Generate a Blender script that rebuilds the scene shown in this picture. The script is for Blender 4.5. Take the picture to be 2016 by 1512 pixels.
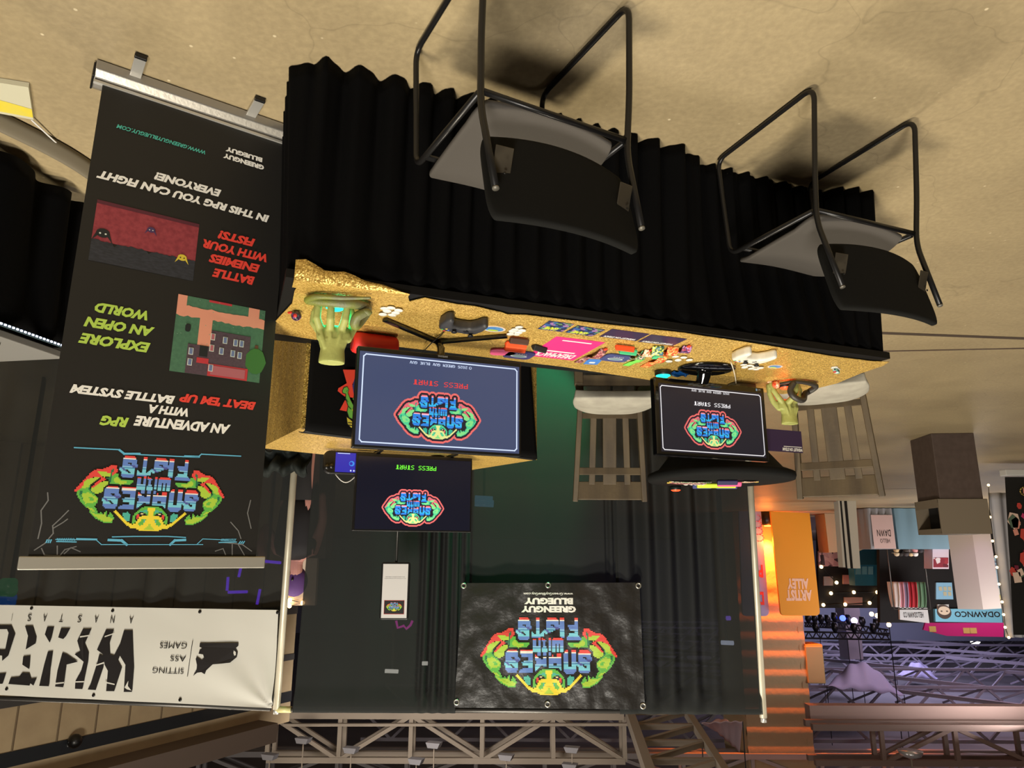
import bpy, bmesh, math, random
from mathutils import Vector, Matrix, noise
random.seed(7)
for o in list(bpy.data.objects): bpy.data.objects.remove(o, do_unlink=True)
S = bpy.context.scene
C = S.collection
PI = math.pi
# ------------------------------------------------------------------ camera (held upside down, as in the photograph)
F = 1398.0; TH = math.radians(13.4); RO = math.radians(-.25); CH = 1.53
fw = Vector((0, math.cos(TH), -math.sin(TH))); dn = Vector((0, -math.sin(TH), -math.cos(TH))); rt = Vector((1, 0, 0))
r2 = math.cos(RO)*rt + math.sin(RO)*dn; d2 = -math.sin(RO)*rt + math.cos(RO)*dn
CP = Vector((0, 0, CH))
cam = bpy.data.cameras.new('camera'); cam.sensor_fit = 'HORIZONTAL'; cam.sensor_width = 36; cam.lens = F*36/2016
cam.clip_end = 300; cam.clip_start = .05
co = bpy.data.objects.new('camera', cam); C.objects.link(co)
X, Y, Z = -r2, d2, -fw
co.matrix_world = Matrix(((X.x, Y.x, Z.x, CP.x), (X.y, Y.y, Z.y, CP.y), (X.z, Y.z, Z.z, CP.z), (0, 0, 0, 1)))
S.camera = co
# ------------------------------------------------------------------ colour management, world, big lights
S.view_settings.view_transform = 'Standard'; S.view_settings.look = 'None'; S.view_settings.gamma = 1
S.view_settings.exposure = 0.0; S.view_settings.use_curve_mapping = False
w = bpy.data.worlds.new('world'); S.world = w; w.use_nodes = True
w.node_tree.nodes['Background'].inputs[0].default_value = (.30, .29, .30, 1)
w.node_tree.nodes['Background'].inputs[1].default_value = .04
def area(name, loc, to, size, power, col=(1, .93, .82)):
    l = bpy.data.lights.new(name, 'AREA'); l.shape = 'DISK'; l.size = size; l.energy = power; l.color = col
    o = bpy.data.objects.new(name, l); C.objects.link(o); o.location = loc
    o.rotation_euler = (Vector(to)-Vector(loc)).to_track_quat('-Z', 'Y').to_euler(); return o
def point(name, loc, power, col, r=.03):
    l = bpy.data.lights.new(name, 'POINT'); l.energy = power; l.color = col; l.shadow_soft_size = r
    o = bpy.data.objects.new(name, l); C.objects.link(o); o.location = loc; return o
def spot(name, loc, to, power, col, ang=60, r=.05):
    l = bpy.data.lights.new(name, 'SPOT'); l.energy = power; l.color = col; l.spot_size = math.radians(ang); l.spot_blend = .5; l.shadow_soft_size = r
    o = bpy.data.objects.new(name, l); C.objects.link(o); o.location = loc
    o.rotation_euler = (Vector(to)-Vector(loc)).to_track_quat('-Z', 'Y').to_euler(); return o
area('bay_and_fill_lamp', (1.0, .3, 8.0), (-.3, 2.3, 0), .9, 500, (1, .90, .70))
area('bay_and_fill_lamp', (-.5, 5.9, 8.0), (-.4, 2.0, 0), 1.2, 230, (1, .90, .72))
area('bay_and_fill_lamp', (.8, -4.5, 8.0), (.2, 4, 1), 2.0, 760, (1, .94, .84))
area('bay_and_fill_lamp', (-9, 6, 9), (-8, 9, 0), 3.0, 120, (1, .90, .80))
area('bay_and_fill_lamp', (-15, 21, 5.6), (-14, 24, 0), 4.0, 520, (1, .92, .88))  # fill added below the trusses, so none of it reaches them
area('red_fill', (-15, 18, .5), (-15, 23, 7), 3.0, 60, (1, .45, .35))  # added reddish light from below for the roof truss, no fitting there
area('bay_and_fill_lamp', (8, 9, 8.8), (7.5, 13, 3), 3.0, 420, (1, .88, .72))
area('bay_and_fill_lamp', (2, 14, 4.2), (0, 22, 7), 2.0, 200, (1, .92, .86))  # added fill aimed up at the roof trusses, not a hanging fitting
# ------------------------------------------------------------------ helpers
def ray(x, y):
    return r2*((1008-x)/F) + d2*((756-y)/F) + fw
def P(x, y, z=0.0):                 # photo pixel -> point on the level plane at height z
    r = ray(x, y); return CP + r*((z-CH)/r.z)
def PV(x, y, p, n):                 # photo pixel -> point on a plane
    r = ray(x, y); p = Vector(p); n = Vector(n); return CP + r*((p-CP).dot(n)/r.dot(n))
def PY(x, y, D): return PV(x, y, (0, D, 0), (0, 1, 0))
def lin(c): 
    c /= 255.0
    return c/12.92 if c <= .04045 else ((c+.055)/1.055)**2.4
def rgb(c): return (lin(c[0]), lin(c[1]), lin(c[2]), 1)
MATS = {}
def mat(name, c, rough=.6, metal=0.0, emit=0.0, bump=None, var=None, coat=0.0, spec=None):
    if name in MATS: return MATS[name]
    m = bpy.data.materials.new(name); MATS[name] = m; m.use_nodes = True
    nt = m.node_tree; b = nt.nodes['Principled BSDF']
    b.inputs['Base Color'].default_value = rgb(c); b.inputs['Roughness'].default_value = rough; b.inputs['Metallic'].default_value = metal
    if spec is not None: b.inputs['Specular IOR Level'].default_value = spec
    if coat: b.inputs['Coat Weight'].default_value = coat
    if emit:
        b.inputs['Emission Color'].default_value = rgb(c); b.inputs['Emission Strength'].default_value = emit
        b.inputs['Base Color'].default_value = (.01, .01, .01, 1)
    tc = None
    if bump or var:
        tc = nt.nodes.new('ShaderNodeTexCoord')
    if bump:
        n = nt.nodes.new('ShaderNodeTexNoise'); n.inputs['Scale'].default_value = bump[0]; n.inputs['Detail'].default_value = 4
        nt.links.new(tc.outputs['Object'], n.inputs['Vector'])
        bp = nt.nodes.new('ShaderNodeBump'); bp.inputs['Strength'].default_value = bump[1]; bp.inputs['Distance'].default_value = bump[2] if len(bump) > 2 else .01
        nt.links.new(n.outputs['Fac'], bp.inputs['Height']); nt.links.new(bp.outputs['Normal'], b.inputs['Normal'])
    if var:                            # (scale, other colour, stretch)
        n = nt.nodes.new('ShaderNodeTexNoise'); n.inputs['Scale'].default_value = var[0]; n.inputs['Detail'].default_value = 5
        if len(var) > 2:
            mp = nt.nodes.new('ShaderNodeMapping'); mp.inputs['Scale'].default_value = var[2]
            nt.links.new(tc.outputs['Object'], mp.inputs[0]); nt.links.new(mp.outputs[0], n.inputs['Vector'])
        else: nt.links.new(tc.outputs['Object'], n.inputs['Vector'])
        r = nt.nodes.new('ShaderNodeValToRGB'); r.color_ramp.elements[0].position = .35; r.color_ramp.elements[1].position = .65
        r.color_ramp.elements[0].color = rgb(c); r.color_ramp.elements[1].color = rgb(var[1])
        nt.links.new(n.outputs['Fac'], r.inputs[0]); nt.links.new(r.outputs[0], b.inputs['Base Color'])
    return m
def mat_cells(name, cols, scale=60, rough=.55, emit=0):       # printed fabric: patches of several colours
    if name in MATS: return MATS[name]
    m = bpy.data.materials.new(name); MATS[name] = m; m.use_nodes = True; nt = m.node_tree; b = nt.nodes['Principled BSDF']
    tc = nt.nodes.new('ShaderNodeTexCoord'); v = nt.nodes.new('ShaderNodeTexVoronoi'); v.inputs['Scale'].default_value = scale
    nt.links.new(tc.outputs['Object'], v.inputs['Vector'])
    sp = nt.nodes.new('ShaderNodeSeparateColor'); nt.links.new(v.outputs['Color'], sp.inputs[0])
    r = nt.nodes.new('ShaderNodeValToRGB'); r.color_ramp.interpolation = 'CONSTANT'
    e = r.color_ramp.elements
    while len(e) < len(cols): e.new(1.0)
    for i, c in enumerate(cols): e[i].position = i/len(cols); e[i].color = rgb(c)
    nt.links.new(sp.outputs[0], r.inputs[0]); nt.links.new(r.outputs[0], b.inputs['Base Color']); b.inputs['Roughness'].default_value = rough
    return m
class MB:
    def __init__(s): s.v = []; s.f = []; s.m = []; s.s = []; s.mats = []
    def mi(s, m):
        if m not in s.mats: s.mats.append(m)
        return s.mats.index(m)
    def add(s, vs, fs, m, smooth=False, T=None):
        o = len(s.v); k = s.mi(m)
        for v in vs:
            v = Vector(v); s.v.append(tuple(T @ v) if T else tuple(v))
        for f in fs: s.f.append([i+o for i in f]); s.m.append(k); s.s.append(smooth)
        return s
    def box(s, c, d, m, R=None):
        x, y, z = d[0]/2, d[1]/2, d[2]/2
        vs = [Vector((a*x, b*y, e*z)) for e in (-1, 1) for b in (-1, 1) for a in (-1, 1)]
        T = Matrix.Translation(c) @ (R.to_4x4() if R else Matrix.Identity(4))
        return s.add(vs, [(0, 2, 3, 1), (4, 5, 7, 6), (0, 1, 5, 4), (2, 6, 7, 3), (0, 4, 6, 2), (1, 3, 7, 5)], m, T=T)
    def bar(s, a, b, wd, ht, m, up=(0, 0, 1)):       # box beam from a to b
        a = Vector(a); b = Vector(b); d = b-a; L = d.length; d = d.normalized(); u = Vector(up)
        if abs(d.dot(u)) > .98: u = Vector((0, 1, 0))
        sx = d.cross(u).normalized(); uu = sx.cross(d)
        R = Matrix((sx, d, uu)).transposed()
        return s.box((a+b)/2, (wd, L, ht), m, R)
    def tube(s, pts, r, m, seg=12, caps=True, smooth=True, flat=1.0, T=None):
        pts = [Vector(p) for p in pts]; n = len(pts)
        rs = r if isinstance(r, (list, tuple)) else [r]*n
        vs = []; fs = []; prev = None
        for i, p in enumerate(pts):
            t = (pts[min(i+1, n-1)]-pts[max(i-1, 0)]).normalized()
            if prev is None:
                a = Vector((0, 0, 1)) if abs(t.z) < .9 else Vector((1, 0, 0)); u = t.cross(a).normalized()
            else:
                u = (prev - t*prev.dot(t)); u = u.normalized() if u.length > 1e-6 else prev
            prev = u; v = t.cross(u)
            for k in range(seg):
                an = 2*PI*k/seg; vs.append(p + u*math.cos(an)*rs[i] + v*math.sin(an)*rs[i]*flat)
        for i in range(n-1):
            for k in range(seg):
                a = i*seg+k; b = i*seg+(k+1) % seg; fs.append((a, b, b+seg, a+seg))
        if caps: fs.append(tuple(range(seg))[::-1]); fs.append(tuple((n-1)*seg+k for k in range(seg)))
        return s.add(vs, fs, m, smooth, T)
    def lathe(s, prof, m, seg=24, T=None, smooth=True, sx=1, sy=1):
        vs = []; fs = []
        for (r, z) in prof:
            for k in range(seg):
                a = 2*PI*k/seg; vs.append((r*math.cos(a)*sx, r*math.sin(a)*sy, z))
        n = len(prof)
        for i in range(n-1):
            for k in range(seg):
                a = i*seg+k; b = i*seg+(k+1) % seg; fs.append((a, b, b+seg, a+seg))
        fs.append(tuple(range(seg))[::-1]); fs.append(tuple((n-1)*seg+k for k in range(seg)))
        return s.add(vs, fs, m, smooth, T)
    def grid(s, fn, nu, nv, m, smooth=True, T=None):
        vs = [fn(i/nu, j/nv) for j in range(nv+1) for i in range(nu+1)]
        fs = [(j*(nu+1)+i, j*(nu+1)+i+1, (j+1)*(nu+1)+i+1, (j+1)*(nu+1)+i) for j in range(nv) for i in range(nu)]
        return s.add(vs, fs, m, smooth, T)
    def prism(s, poly, h0, h1, m, axis='z', T=None):      # extruded outline: axis z -> (x,y), axis y -> (x,z)
        n = len(poly)
        f = (lambda p, h: (p[0], p[1], h)) if axis == 'z' else (lambda p, h: (p[0], h, p[1]))
        vs = [f(p, h0) for p in poly]+[f(p, h1) for p in poly]
        fs = [tuple(range(n))[::-1], tuple(range(n, 2*n))]+[(i, (i+1) % n, (i+1) % n+n, i+n) for i in range(n)]
        return s.add(vs, fs, m, T=T)
    def ball(s, c, r, m, seg=16, T=None):
        r = r if isinstance(r, (list, tuple)) else (r, r, r); n = seg//2
        prof = [(max(1e-4, math.sin(PI*i/n)), -math.cos(PI*i/n)) for i in range(n+1)]
        M = Matrix.Translation(c) @ Matrix.Diagonal((r[0], r[1], r[2], 1))
        return s.lathe(prof, m, seg, T=(T @ M) if T else M)
    def build(s, name, parent=None, loc=None, rz=0, bevel=0, solid=0, sub=0, fixn=False):
        me = bpy.data.meshes.new(name); me.from_pydata(s.v, [], s.f)
        for m in s.mats: me.materials.append(m)
        me.polygons.foreach_set('material_index', s.m); me.polygons.foreach_set('use_smooth', s.s)
        if fixn:
            bm = bmesh.new(); bm.from_mesh(me); bmesh.ops.recalc_face_normals(bm, faces=bm.faces); bm.to_mesh(me); bm.free()
        me.update()
        o = bpy.data.objects.new(name, me); C.objects.link(o)
        if parent: o.parent = parent
        if loc is not None: o.location = loc
        o.rotation_euler = (0, 0, rz)
        if solid:
            k = o.modifiers.new('solid', 'SOLIDIFY'); k.thickness = solid; k.offset = 0
        if bevel:
            k = o.modifiers.new('bevel', 'BEVEL'); k.width = bevel; k.segments = 3; k.limit_method = 'ANGLE'; k.angle_limit = math.radians(40)
        if sub:
            k = o.modifiers.new('sub', 'SUBSURF'); k.levels = sub; k.render_levels = sub
        return o
def tag(o, label, cat, group=None):
    o['label'] = label; o['category'] = cat
    if group: o['group'] = group
    return o
def thing(name, label, cat, loc=(0, 0, 0), rz=0, group=None):
    o = bpy.data.objects.new(name, None); C.objects.link(o); o.location = loc; o.rotation_euler = (0, 0, rz); o.empty_display_size = .05
    return tag(o, label, cat, group)
def struct(o): o['kind'] = 'structure'; return o
def dup(r, loc, rz, label, group=None):
    n = r.copy(); C.objects.link(n); n.location = loc; n.rotation_euler = (0, 0, rz); n['label'] = label
    if group: n['group'] = group
    for ch in list(r.children):
        c = ch.copy(); C.objects.link(c); c.parent = n
        for g in list(ch.children):
            d = g.copy(); C.objects.link(d); d.parent = c
    return n
def bez(pts, n=8):                  # catmull-rom through points
    pts = [Vector(p) for p in pts]; out = []
    for i in range(len(pts)-1):
        a = pts[max(i-1, 0)]; b = pts[i]; c = pts[i+1]; d = pts[min(i+2, len(pts)-1)]
        for k in range(n):
            t = k/n; out.append(.5*((2*b)+(c-a)*t+(2*a-5*b+4*c-d)*t*t+(3*b-a-3*c+d)*t**3))
    out.append(pts[-1]); return out
def fillet(pts, r, n=6):            # polyline with rounded corners
    pts = [Vector(p) for p in pts]; out = [pts[0]]
    for i in range(1, len(pts)-1):
        a, b, c = pts[i-1], pts[i], pts[i+1]
        u = (a-b); v = (c-b); k = min(r, u.length*.45, v.length*.45); u = u.normalized()*k; v = v.normalized()*k
        for j in range(n+1):
            t = j/n; out.append((b+u)*(1-t)**2 + b*2*t*(1-t) + (b+v)*t*t)
    out.append(pts[-1]); return out
def rrect(w_, h_, r, n=5, cx=0, cz=0):
    o = []
    for (sx, sz, a0) in ((1, 1, 0), (-1, 1, 90), (-1, -1, 180), (1, -1, 270)):
        for k in range(n+1):
            a = math.radians(a0+90*k/n); o.append((cx+sx*(w_/2-r)+r*math.cos(a), cz+sz*(h_/2-r)+r*math.sin(a)))
    return o
# ------------------------------------------------------------------ printing: flat art laid out in a sheet's own plane
_tc = {}
def text_geo(s, bold=0, shear=0):
    k = (s, bold, shear)
    if k in _tc: return _tc[k]
    cu = bpy.data.curves.new('t', 'FONT'); cu.body = s; cu.offset = bold; cu.shear = shear; cu.resolution_u = 2; cu.fill_mode = 'FRONT'
    cu.align_x = 'CENTER'
    ob = bpy.data.objects.new('t', cu); C.objects.link(ob)
    dg = bpy.context.evaluated_depsgraph_get(); me = bpy.data.meshes.new_from_object(ob.evaluated_get(dg))
    vs = [(v.co.x, v.co.y) for v in me.vertices]; fs = [tuple(p.vertices) for p in me.polygons]
    bpy.data.objects.remove(ob); bpy.data.curves.remove(cu); bpy.data.meshes.remove(me)
    x0 = min(v[0] for v in vs); x1 = max(v[0] for v in vs); y0 = min(v[1] for v in vs); y1 = max(v[1] for v in vs)
    g = ([((x-x0)/(x1-x0), (y-y0)/(y1-y0)) for x, y in vs], fs); _tc[k] = g; return g
PIX = {'P': 'F99F888', 'R': 'F99FCA9', 'E': 'F88E88F', 'S': '7886117E'[0:7], 'T': 'F666666', 'A': '699F999', 'G': '788B997', 'N': '9DDB999', 'U': '9999996',
       'Y': '9996666', 'B': 'E99E99E', 'L': '888888F', '2': '691248F', '0': '6999996', '5': 'F88E11E', '3': 'E11611E', 'C': '7888887', ' ': '0000000', 'O': '6999996'}
PIX['S'] = '788611E'
class Sheet:
    """art in (x,z) of a sheet that faces -y; wrapf moves a point off the flat plane"""
    def __init__(s, wrapf=None, eps=.0008, lay=False): s.mb = MB(); s.w = wrapf; s.e = eps; s.lay = lay
    def mp(s, p, L):
        if s.lay: return (p[0], p[1], s.e*L)
        y = s.w(p[0], p[1]) if s.w else 0
        return (p[0], y-s.e*L, p[1])
    def poly(s, pts, m, L=1): s.mb.add([s.mp(p, L) for p in pts], [tuple(range(len(pts)))], m); return s
    def rect(s, x0, z0, x1, z1, m, L=1):
        nu = max(1, int(abs(x1-x0)/.03)) if s.w else 1; nv = max(1, int(abs(z1-z0)/.03)) if s.w else 1
        if nu*nv == 1 or nu*nv > 600: return s.poly([(x0, z0), (x1, z0), (x1, z1), (x0, z1)], m, L)
        s.mb.grid(lambda u, v: s.mp((x0+(x1-x0)*u, z0+(z1-z0)*v), L), nu, nv, m, False); return s
    def line(s, pts, wd, m, L=1):
        for a, b in zip(pts[:-1], pts[1:]):
            d = Vector((b[0]-a[0], b[1]-a[1])); 
            if d.length < 1e-6: continue
            d = d.normalized()*wd/2; n = Vector((-d.y, d.x))
            s.poly([(a[0]-d.x-n.x, a[1]-d.y-n.y), (b[0]+d.x-n.x, b[1]+d.y-n.y), (b[0]+d.x+n.x, b[1]+d.y+n.y), (a[0]-d.x+n.x, a[1]-d.y+n.y)], m, L)
        return s
    def text(s, t, x0, z0, x1, z1, m, L=2, bold=0, shear=0, tilt=0):
        vs, fs = text_geo(t, bold, shear)
        s.mb.add([s.mp((x0+(x1-x0)*a, z0+(z1-z0)*b+tilt*a), L) for a, b in vs], fs, m); return s
    def pix(s, t, x0, z0, x1, z1, m, L=2, shadow=None):
        n = len(t)*5-1; cw = (x1-x0)/n; ch = (z1-z0)/7
        for i, c in enumerate(t):
            for r, h in enumerate(PIX[c]):
                b = int(h, 16); k = 0
                while k < 4:
                    if b & (8 >> k):
                        j = k
                        while j < 4 and b & (8 >> j): j += 1
                        xa = x0+(i*5+k)*cw; xb = x0+(i*5+j)*cw; za = z1-(r+1)*ch; zb = z1-r*ch
                        s.rect(xa, za, xb, zb, m, L); k = j
                    else: k += 1
        return s
# ---- the snake-and-arms logo, drawn as polygons, sampled to art pixels
def _logo():
    cx = 1360
    R, LM, GR, DG, YE, BK, CR, TL = 'red', 'lime', 'green', 'deep', 'yellow', 'black', 'cream', 'teal'
    arm = [(GR, [(130, 800), (180, 720), (260, 700), (330, 640), (340, 740), (480, 880), (475, 960), (440, 1010), (490, 1100), (500, 1150), (560, 1120), (590, 1150), (630, 1105), (660, 1120), (680, 1170), (700, 1125), (730, 1150), (770, 1230), (740, 1310), (640, 1310), (480, 1230), (360, 1110), (390, 1090), (300, 1030), (200, 920)]),
           (R, [(105, 730), (115, 800), (160, 740), (215, 690), (245, 570), (330, 520), (470, 500), (500, 500), (620, 420), (660, 470), (730, 400), (710, 280), (630, 275), (520, 345), (380, 370), (290, 460), (200, 600)]),
           (LM, [(215, 680), (240, 570), (380, 510), (470, 510), (400, 580), (330, 640), (290, 700), (215, 710)]),
           (LM, [(350, 690), (480, 600), (560, 560), (615, 580), (600, 620), (540, 680), (535, 750), (480, 795), (400, 795), (360, 750)]),
           (R, [(470, 500), (540, 515), (560, 540), (480, 600), (380, 690), (350, 680), (440, 580), (480, 530)]),
           (GR, [(640, 470), (740, 410), (745, 480), (800, 540), (1005, 540), (1000, 575), (960, 620), (820, 620), (800, 635), (780, 620), (620, 615), (650, 560)]),
           (LM, [(680, 500), (740, 500), (800, 560), (890, 560), (900, 590), (810, 620), (690, 580)]),
           (LM, [(420, 410), (520, 400), (620, 430), (620, 490), (520, 500), (480, 480)]),
           (DG, [(620, 370), (680, 340), (655, 400), (645, 600), (610, 580), (600, 540), (560, 525), (620, 490)]),
           (R, [(660, 470), (730, 400), (715, 370), (690, 380)]),
           (LM, [(230, 800), (330, 780), (470, 880), (460, 950), (390, 960), (300, 980), (240, 900)]),
           (GR, [(330, 860), (400, 870), (430, 930), (360, 920)]),
           (DG, [(185, 760), (230, 740), (215, 830), (240, 900), (195, 840)]), (DG, [(330, 660), (345, 740), (420, 800), (380, 800), (310, 720)]),
           (LM, [(380, 1110), (500, 1170), (580, 1160), (620, 1140), (650, 1200), (760, 1230), (730, 1290), (640, 1290), (500, 1220)]),
           (LM, [(300, 1020), (420, 1060), (470, 1120), (400, 1100)]),
           (BK, [(652, 1125), (668, 1125), (662, 1200), (648, 1200)]), (BK, [(700, 1165), (716, 1165), (716, 1240), (700, 1240)]), (BK, [(570, 1120), (600, 1120), (592, 1165)])]
    head = [(TL, [(890, 1120), (980, 1110), (1020, 1160), (1020, 1260), (960, 1270), (900, 1180)]),
            (GR, [(1375, 1010), (1230, 1010), (1160, 1060), (1100, 1130), (1060, 1200), (1060, 1310), (1110, 1310), (1130, 1250), (1200, 1180), (1375, 1180)]),
            (TL, [(1180, 1090), (1300, 1060), (1310, 1140), (1250, 1110), (1190, 1130)]),
            (YE, [(748, 1115), (785, 1085), (900, 1200), (1000, 1290), (1060, 1325), (1130, 1325), (1120, 1400), (1050, 1390), (940, 1310)]),
            (YE, [(1375, 1030), (1290, 1030), (1310, 1090), (1325, 1180), (1280, 1150), (1220, 1160), (1170, 1200), (1130, 1300), (1110, 1390), (1200, 1440), (1280, 1440), (1375, 1435)]),
            (BK, [(1105, 1180), (1170, 1115), (1240, 1115), (1310, 1160), (1260, 1172), (1180, 1190), (1140, 1265), (1105, 1250)]),
            (R, [(1130, 1150), (1175, 1135), (1165, 1195), (1140, 1225)]), (CR, [(1195, 1125), (1228, 1125), (1228, 1155), (1195, 1155)]),
            (GR, [(1300, 1220), (1220, 1240), (1170, 1320), (1200, 1360), (1260, 1320)]), (TL, [(1290, 1225), (1245, 1240), (1260, 1310)]),
            (LM, [(1375, 1320), (1270, 1410), (1375, 1430)])]
    Sx = [(0, 50), (40, 0), (190, 0), (230, 50), (230, 115), (265, 150), (258, 190), (225, 200), (225, 355), (185, 400), (40, 400), (0, 360), (0, 290), (-38, 250), (-38, 205), (0, 200)]
    Sh = [[(88, 125), (150, 125), (150, 170), (125, 170), (125, 148), (88, 148)], [(80, 245), (105, 245), (150, 285), (150, 310), (120, 310), (80, 275)]]
    def sh(p, x, y): return [(a+x, b+y) for a, b in p]
    Sn = [[(125, 150), (150, 148), (262, 190), (225, 206), (185, 204)], [(-34, 205), (0, 203), (90, 258), (82, 282), (30, 258)]]
    L = []                                                      # (row top, row height, outline, holes)
    L.append((100, 400, sh(Sx, 785, 100), [sh(h, 785, 100) for h in Sh]))
    L.append((100, 400, [(1050, 345), (1085, 385), (1125, 385), (1125, 100), (1200, 100), (1200, 390), (1270, 335), (1275, 445), (1050, 445)], []))
    L.append((100, 400, [p for p in sh(Sx, 1312, 104) if p[1] < 450]+[(1312, 445)], [sh(h, 1312, 104) for h in Sh]))
    L.append((105, 400, [(1571, 105), (1655, 105), (1650, 470), (1571, 440)], []))
    L.append((110, 400, [(1834, 110), (1914, 110), (1914, 430), (1945, 440), (1971, 480), (1971, 515), (1686, 515), (1690, 480), (1745, 390), (1834, 390), (1834, 332), (1765, 332), (1721, 265), (1721, 235), (1834, 235)], []))
    L.append((462, 308, [(1062, 465), (1122, 465), (1122, 605), (1162, 605), (1162, 465), (1222, 465), (1215, 770), (1160, 770), (1155, 710), (1085, 710), (1062, 690)], []))
    L.append((462, 308, [(1238, 465), (1300, 480), (1312, 510), (1290, 560), (1330, 650), (1330, 700), (1312, 710), (1312, 765), (1250, 765), (1250, 710), (1232, 705), (1238, 640), (1262, 620), (1262, 530), (1235, 510)], []))
    L.append((462, 308, [(1350, 465), (1402, 465), (1402, 690), (1350, 690)], [])); L.append((462, 308, [(1350, 715), (1402, 715), (1402, 770), (1350, 770)], []))
    L.append((462, 308, [(1421, 490), (1451, 465), (1606, 465), (1631, 490), (1631, 715), (1576, 715), (1576, 575), (1554, 575), (1554, 710), (1498, 710), (1498, 575), (1476, 575), (1476, 710), (1421, 710)], []))
    L.append((655, 410, sh(Sx, 570, 657), [sh(h, 572, 660) for h in Sh]))
    L.append((657, 410, [(835, 660), (1062, 660), (1060, 1065), (812, 1065), (815, 1030), (880, 975), (980, 975), (980, 930), (890, 930), (850, 860), (980, 860), (980, 785), (870, 785), (835, 740)], []))
    L.append((760, 330, [(1105, 730), (1200, 820), (1240, 850), (1260, 800), (1325, 790), (1325, 970), (1250, 970), (1245, 945), (1215, 945), (1100, 1050), (1098, 960), (1135, 890), (1105, 830)], []))
    L.append((765, 330, [(1366, 800), (1410, 790), (1436, 750), (1441, 790), (1516, 790), (1516, 735), (1596, 735), (1596, 1035), (1580, 1035), (1516, 975), (1366, 975)], [[(1446, 910), (1516, 910), (1516, 942), (1446, 942)]]))
    L.append((675, 410, [(1636, 735), (1686, 675), (1711, 675), (1711, 960), (1784, 960), (1784, 675), (1861, 675), (1861, 1050), (1826, 1085), (1676, 1085), (1634, 1045)], []))
    L.append((680, 410, sh(Sx, 1900, 680), [sh(h, 1900, 683) for h in Sh]))
    def inside(p, poly):
        x, y = p; c = False; j = len(poly)-1
        for i in range(len(poly)):
            xi, yi = poly[i]; xj, yj = poly[j]
            if (yi > y) != (yj > y) and x < (xj-xi)*(y-yi)/(yj-yi)+xi: c = not c
            j = i
        return c
    ST = 21; x0, y0 = cx-63*ST, 80; NX, NY = 126, 66
    G = [[None]*NX for _ in range(NY)]
    def paint(poly, col, fix=True):
        if fix: poly = [(x, y-.016*(x-cx)) for x, y in poly]
        ax = min(p[0] for p in poly); bx = max(p[0] for p in poly); ay = min(p[1] for p in poly); by = max(p[1] for p in poly)
        for j in range(max(0, int((ay-y0)/ST)-1), min(NY, int((by-y0)/ST)+2)):
            for i in range(max(0, int((ax-x0)/ST)-1), min(NX, int((bx-x0)/ST)+2)):
                q = (x0+(i+.5)*ST, y0+(j+.5)*ST)
                if inside(q, poly): G[j][i] = col(q[1]) if callable(col) else col
    for lst in (arm, head):
        for c, p in lst:
            q = [(x, y-.016*(x-cx)) for x, y in p]
            paint(q, c, False); paint([(2*cx-x, y) for x, y in q], c, False)
    for top, hh, p, holes in L:
        def band(y, top=top, hh=hh):
            t = (y-top)/hh
            return 'red' if t < .10 else 'white' if t < .155 else 'blue' if t < .49 else 'sky' if t < .55 else 'sea' if t < .60 else 'cyan' if t < .82 else 'blue'
        tt = top
        paint(p, band)
        if len(holes) == 2:
            bx_, by_ = min(q_[0] for q_ in p)+38, min(q_[1] for q_ in p)
            for h in Sn: paint(sh(h, bx_, by_), 'navy')
        for k, h in enumerate(holes): paint(h, 'black')
    return G, NX, NY
LOGO, LNX, LNY = _logo()
def logo_runs(outline):
    G = [r[:] for r in LOGO]
    if outline:
        NXX, NYY, pad = LNX+20, LNY+20, 10
        mk = [[False]*NXX for _ in range(NYY)]
        for j in range(LNY):
            for i in range(LNX):
                if LOGO[j][i]: mk[j+pad][i+pad] = True
        def dil(m, r):
            o = [[False]*NXX for _ in range(NYY)]; off = [(a, b) for a in range(-r, r+1) for b in range(-r, r+1) if a*a+b*b <= r*r+1]
            for j in range(NYY):
                for i in range(NXX):
                    if m[j][i]:
                        for a, b in off:
                            if 0 <= j+a < NYY and 0 <= i+b < NXX: o[j+a][i+b] = True
            st = [(0, 0)]; out = [[False]*NXX for _ in range(NYY)]          # fill holes
            while st:
                j, i = st.pop()
                if j < 0 or i < 0 or j >= NYY or i >= NXX or out[j][i] or o[j][i]: continue
                out[j][i] = True; st += [(j+1, i), (j-1, i), (j, i+1), (j, i-1)]
            return [[not out[j][i] for i in range(NXX)] for j in range(NYY)]
        a = dil(mk, 3); b = dil(mk, 6)
        H = [[None]*NXX for _ in range(NYY)]
        for j in range(NYY):
            for i in range(NXX):
                g = LOGO[j-pad][i-pad] if 0 <= j-pad < LNY and 0 <= i-pad < LNX else None
                H[j][i] = g or ('black' if a[j][i] else 'rim' if b[j][i] else None)
        G = H; nx, ny = NXX, NYY
    else: nx, ny = LNX, LNY
    runs = []
    for j in range(ny):
        i = 0
        while i < nx:
            if G[j][i]:
                k = i
                while k < nx and G[j][k] == G[j][i]: k += 1
                runs.append((i, k, j, G[j][i])); i = k
            else: i += 1
    return runs, nx, ny
_lr = {}
COLS = dict(red=(226, 72, 66), lime=(172, 205, 66), green=(98, 182, 74), deep=(36, 112, 74), yellow=(238, 216, 62), black=(22, 21, 22), cream=(250, 225, 170), teal=(62, 140, 92),
            white=(238, 240, 244), blue=(98, 132, 205), sky=(140, 195, 232), sea=(78, 140, 186), cyan=(120, 202, 224), navy=(82, 88, 160), rim=(226, 72, 66))
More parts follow.
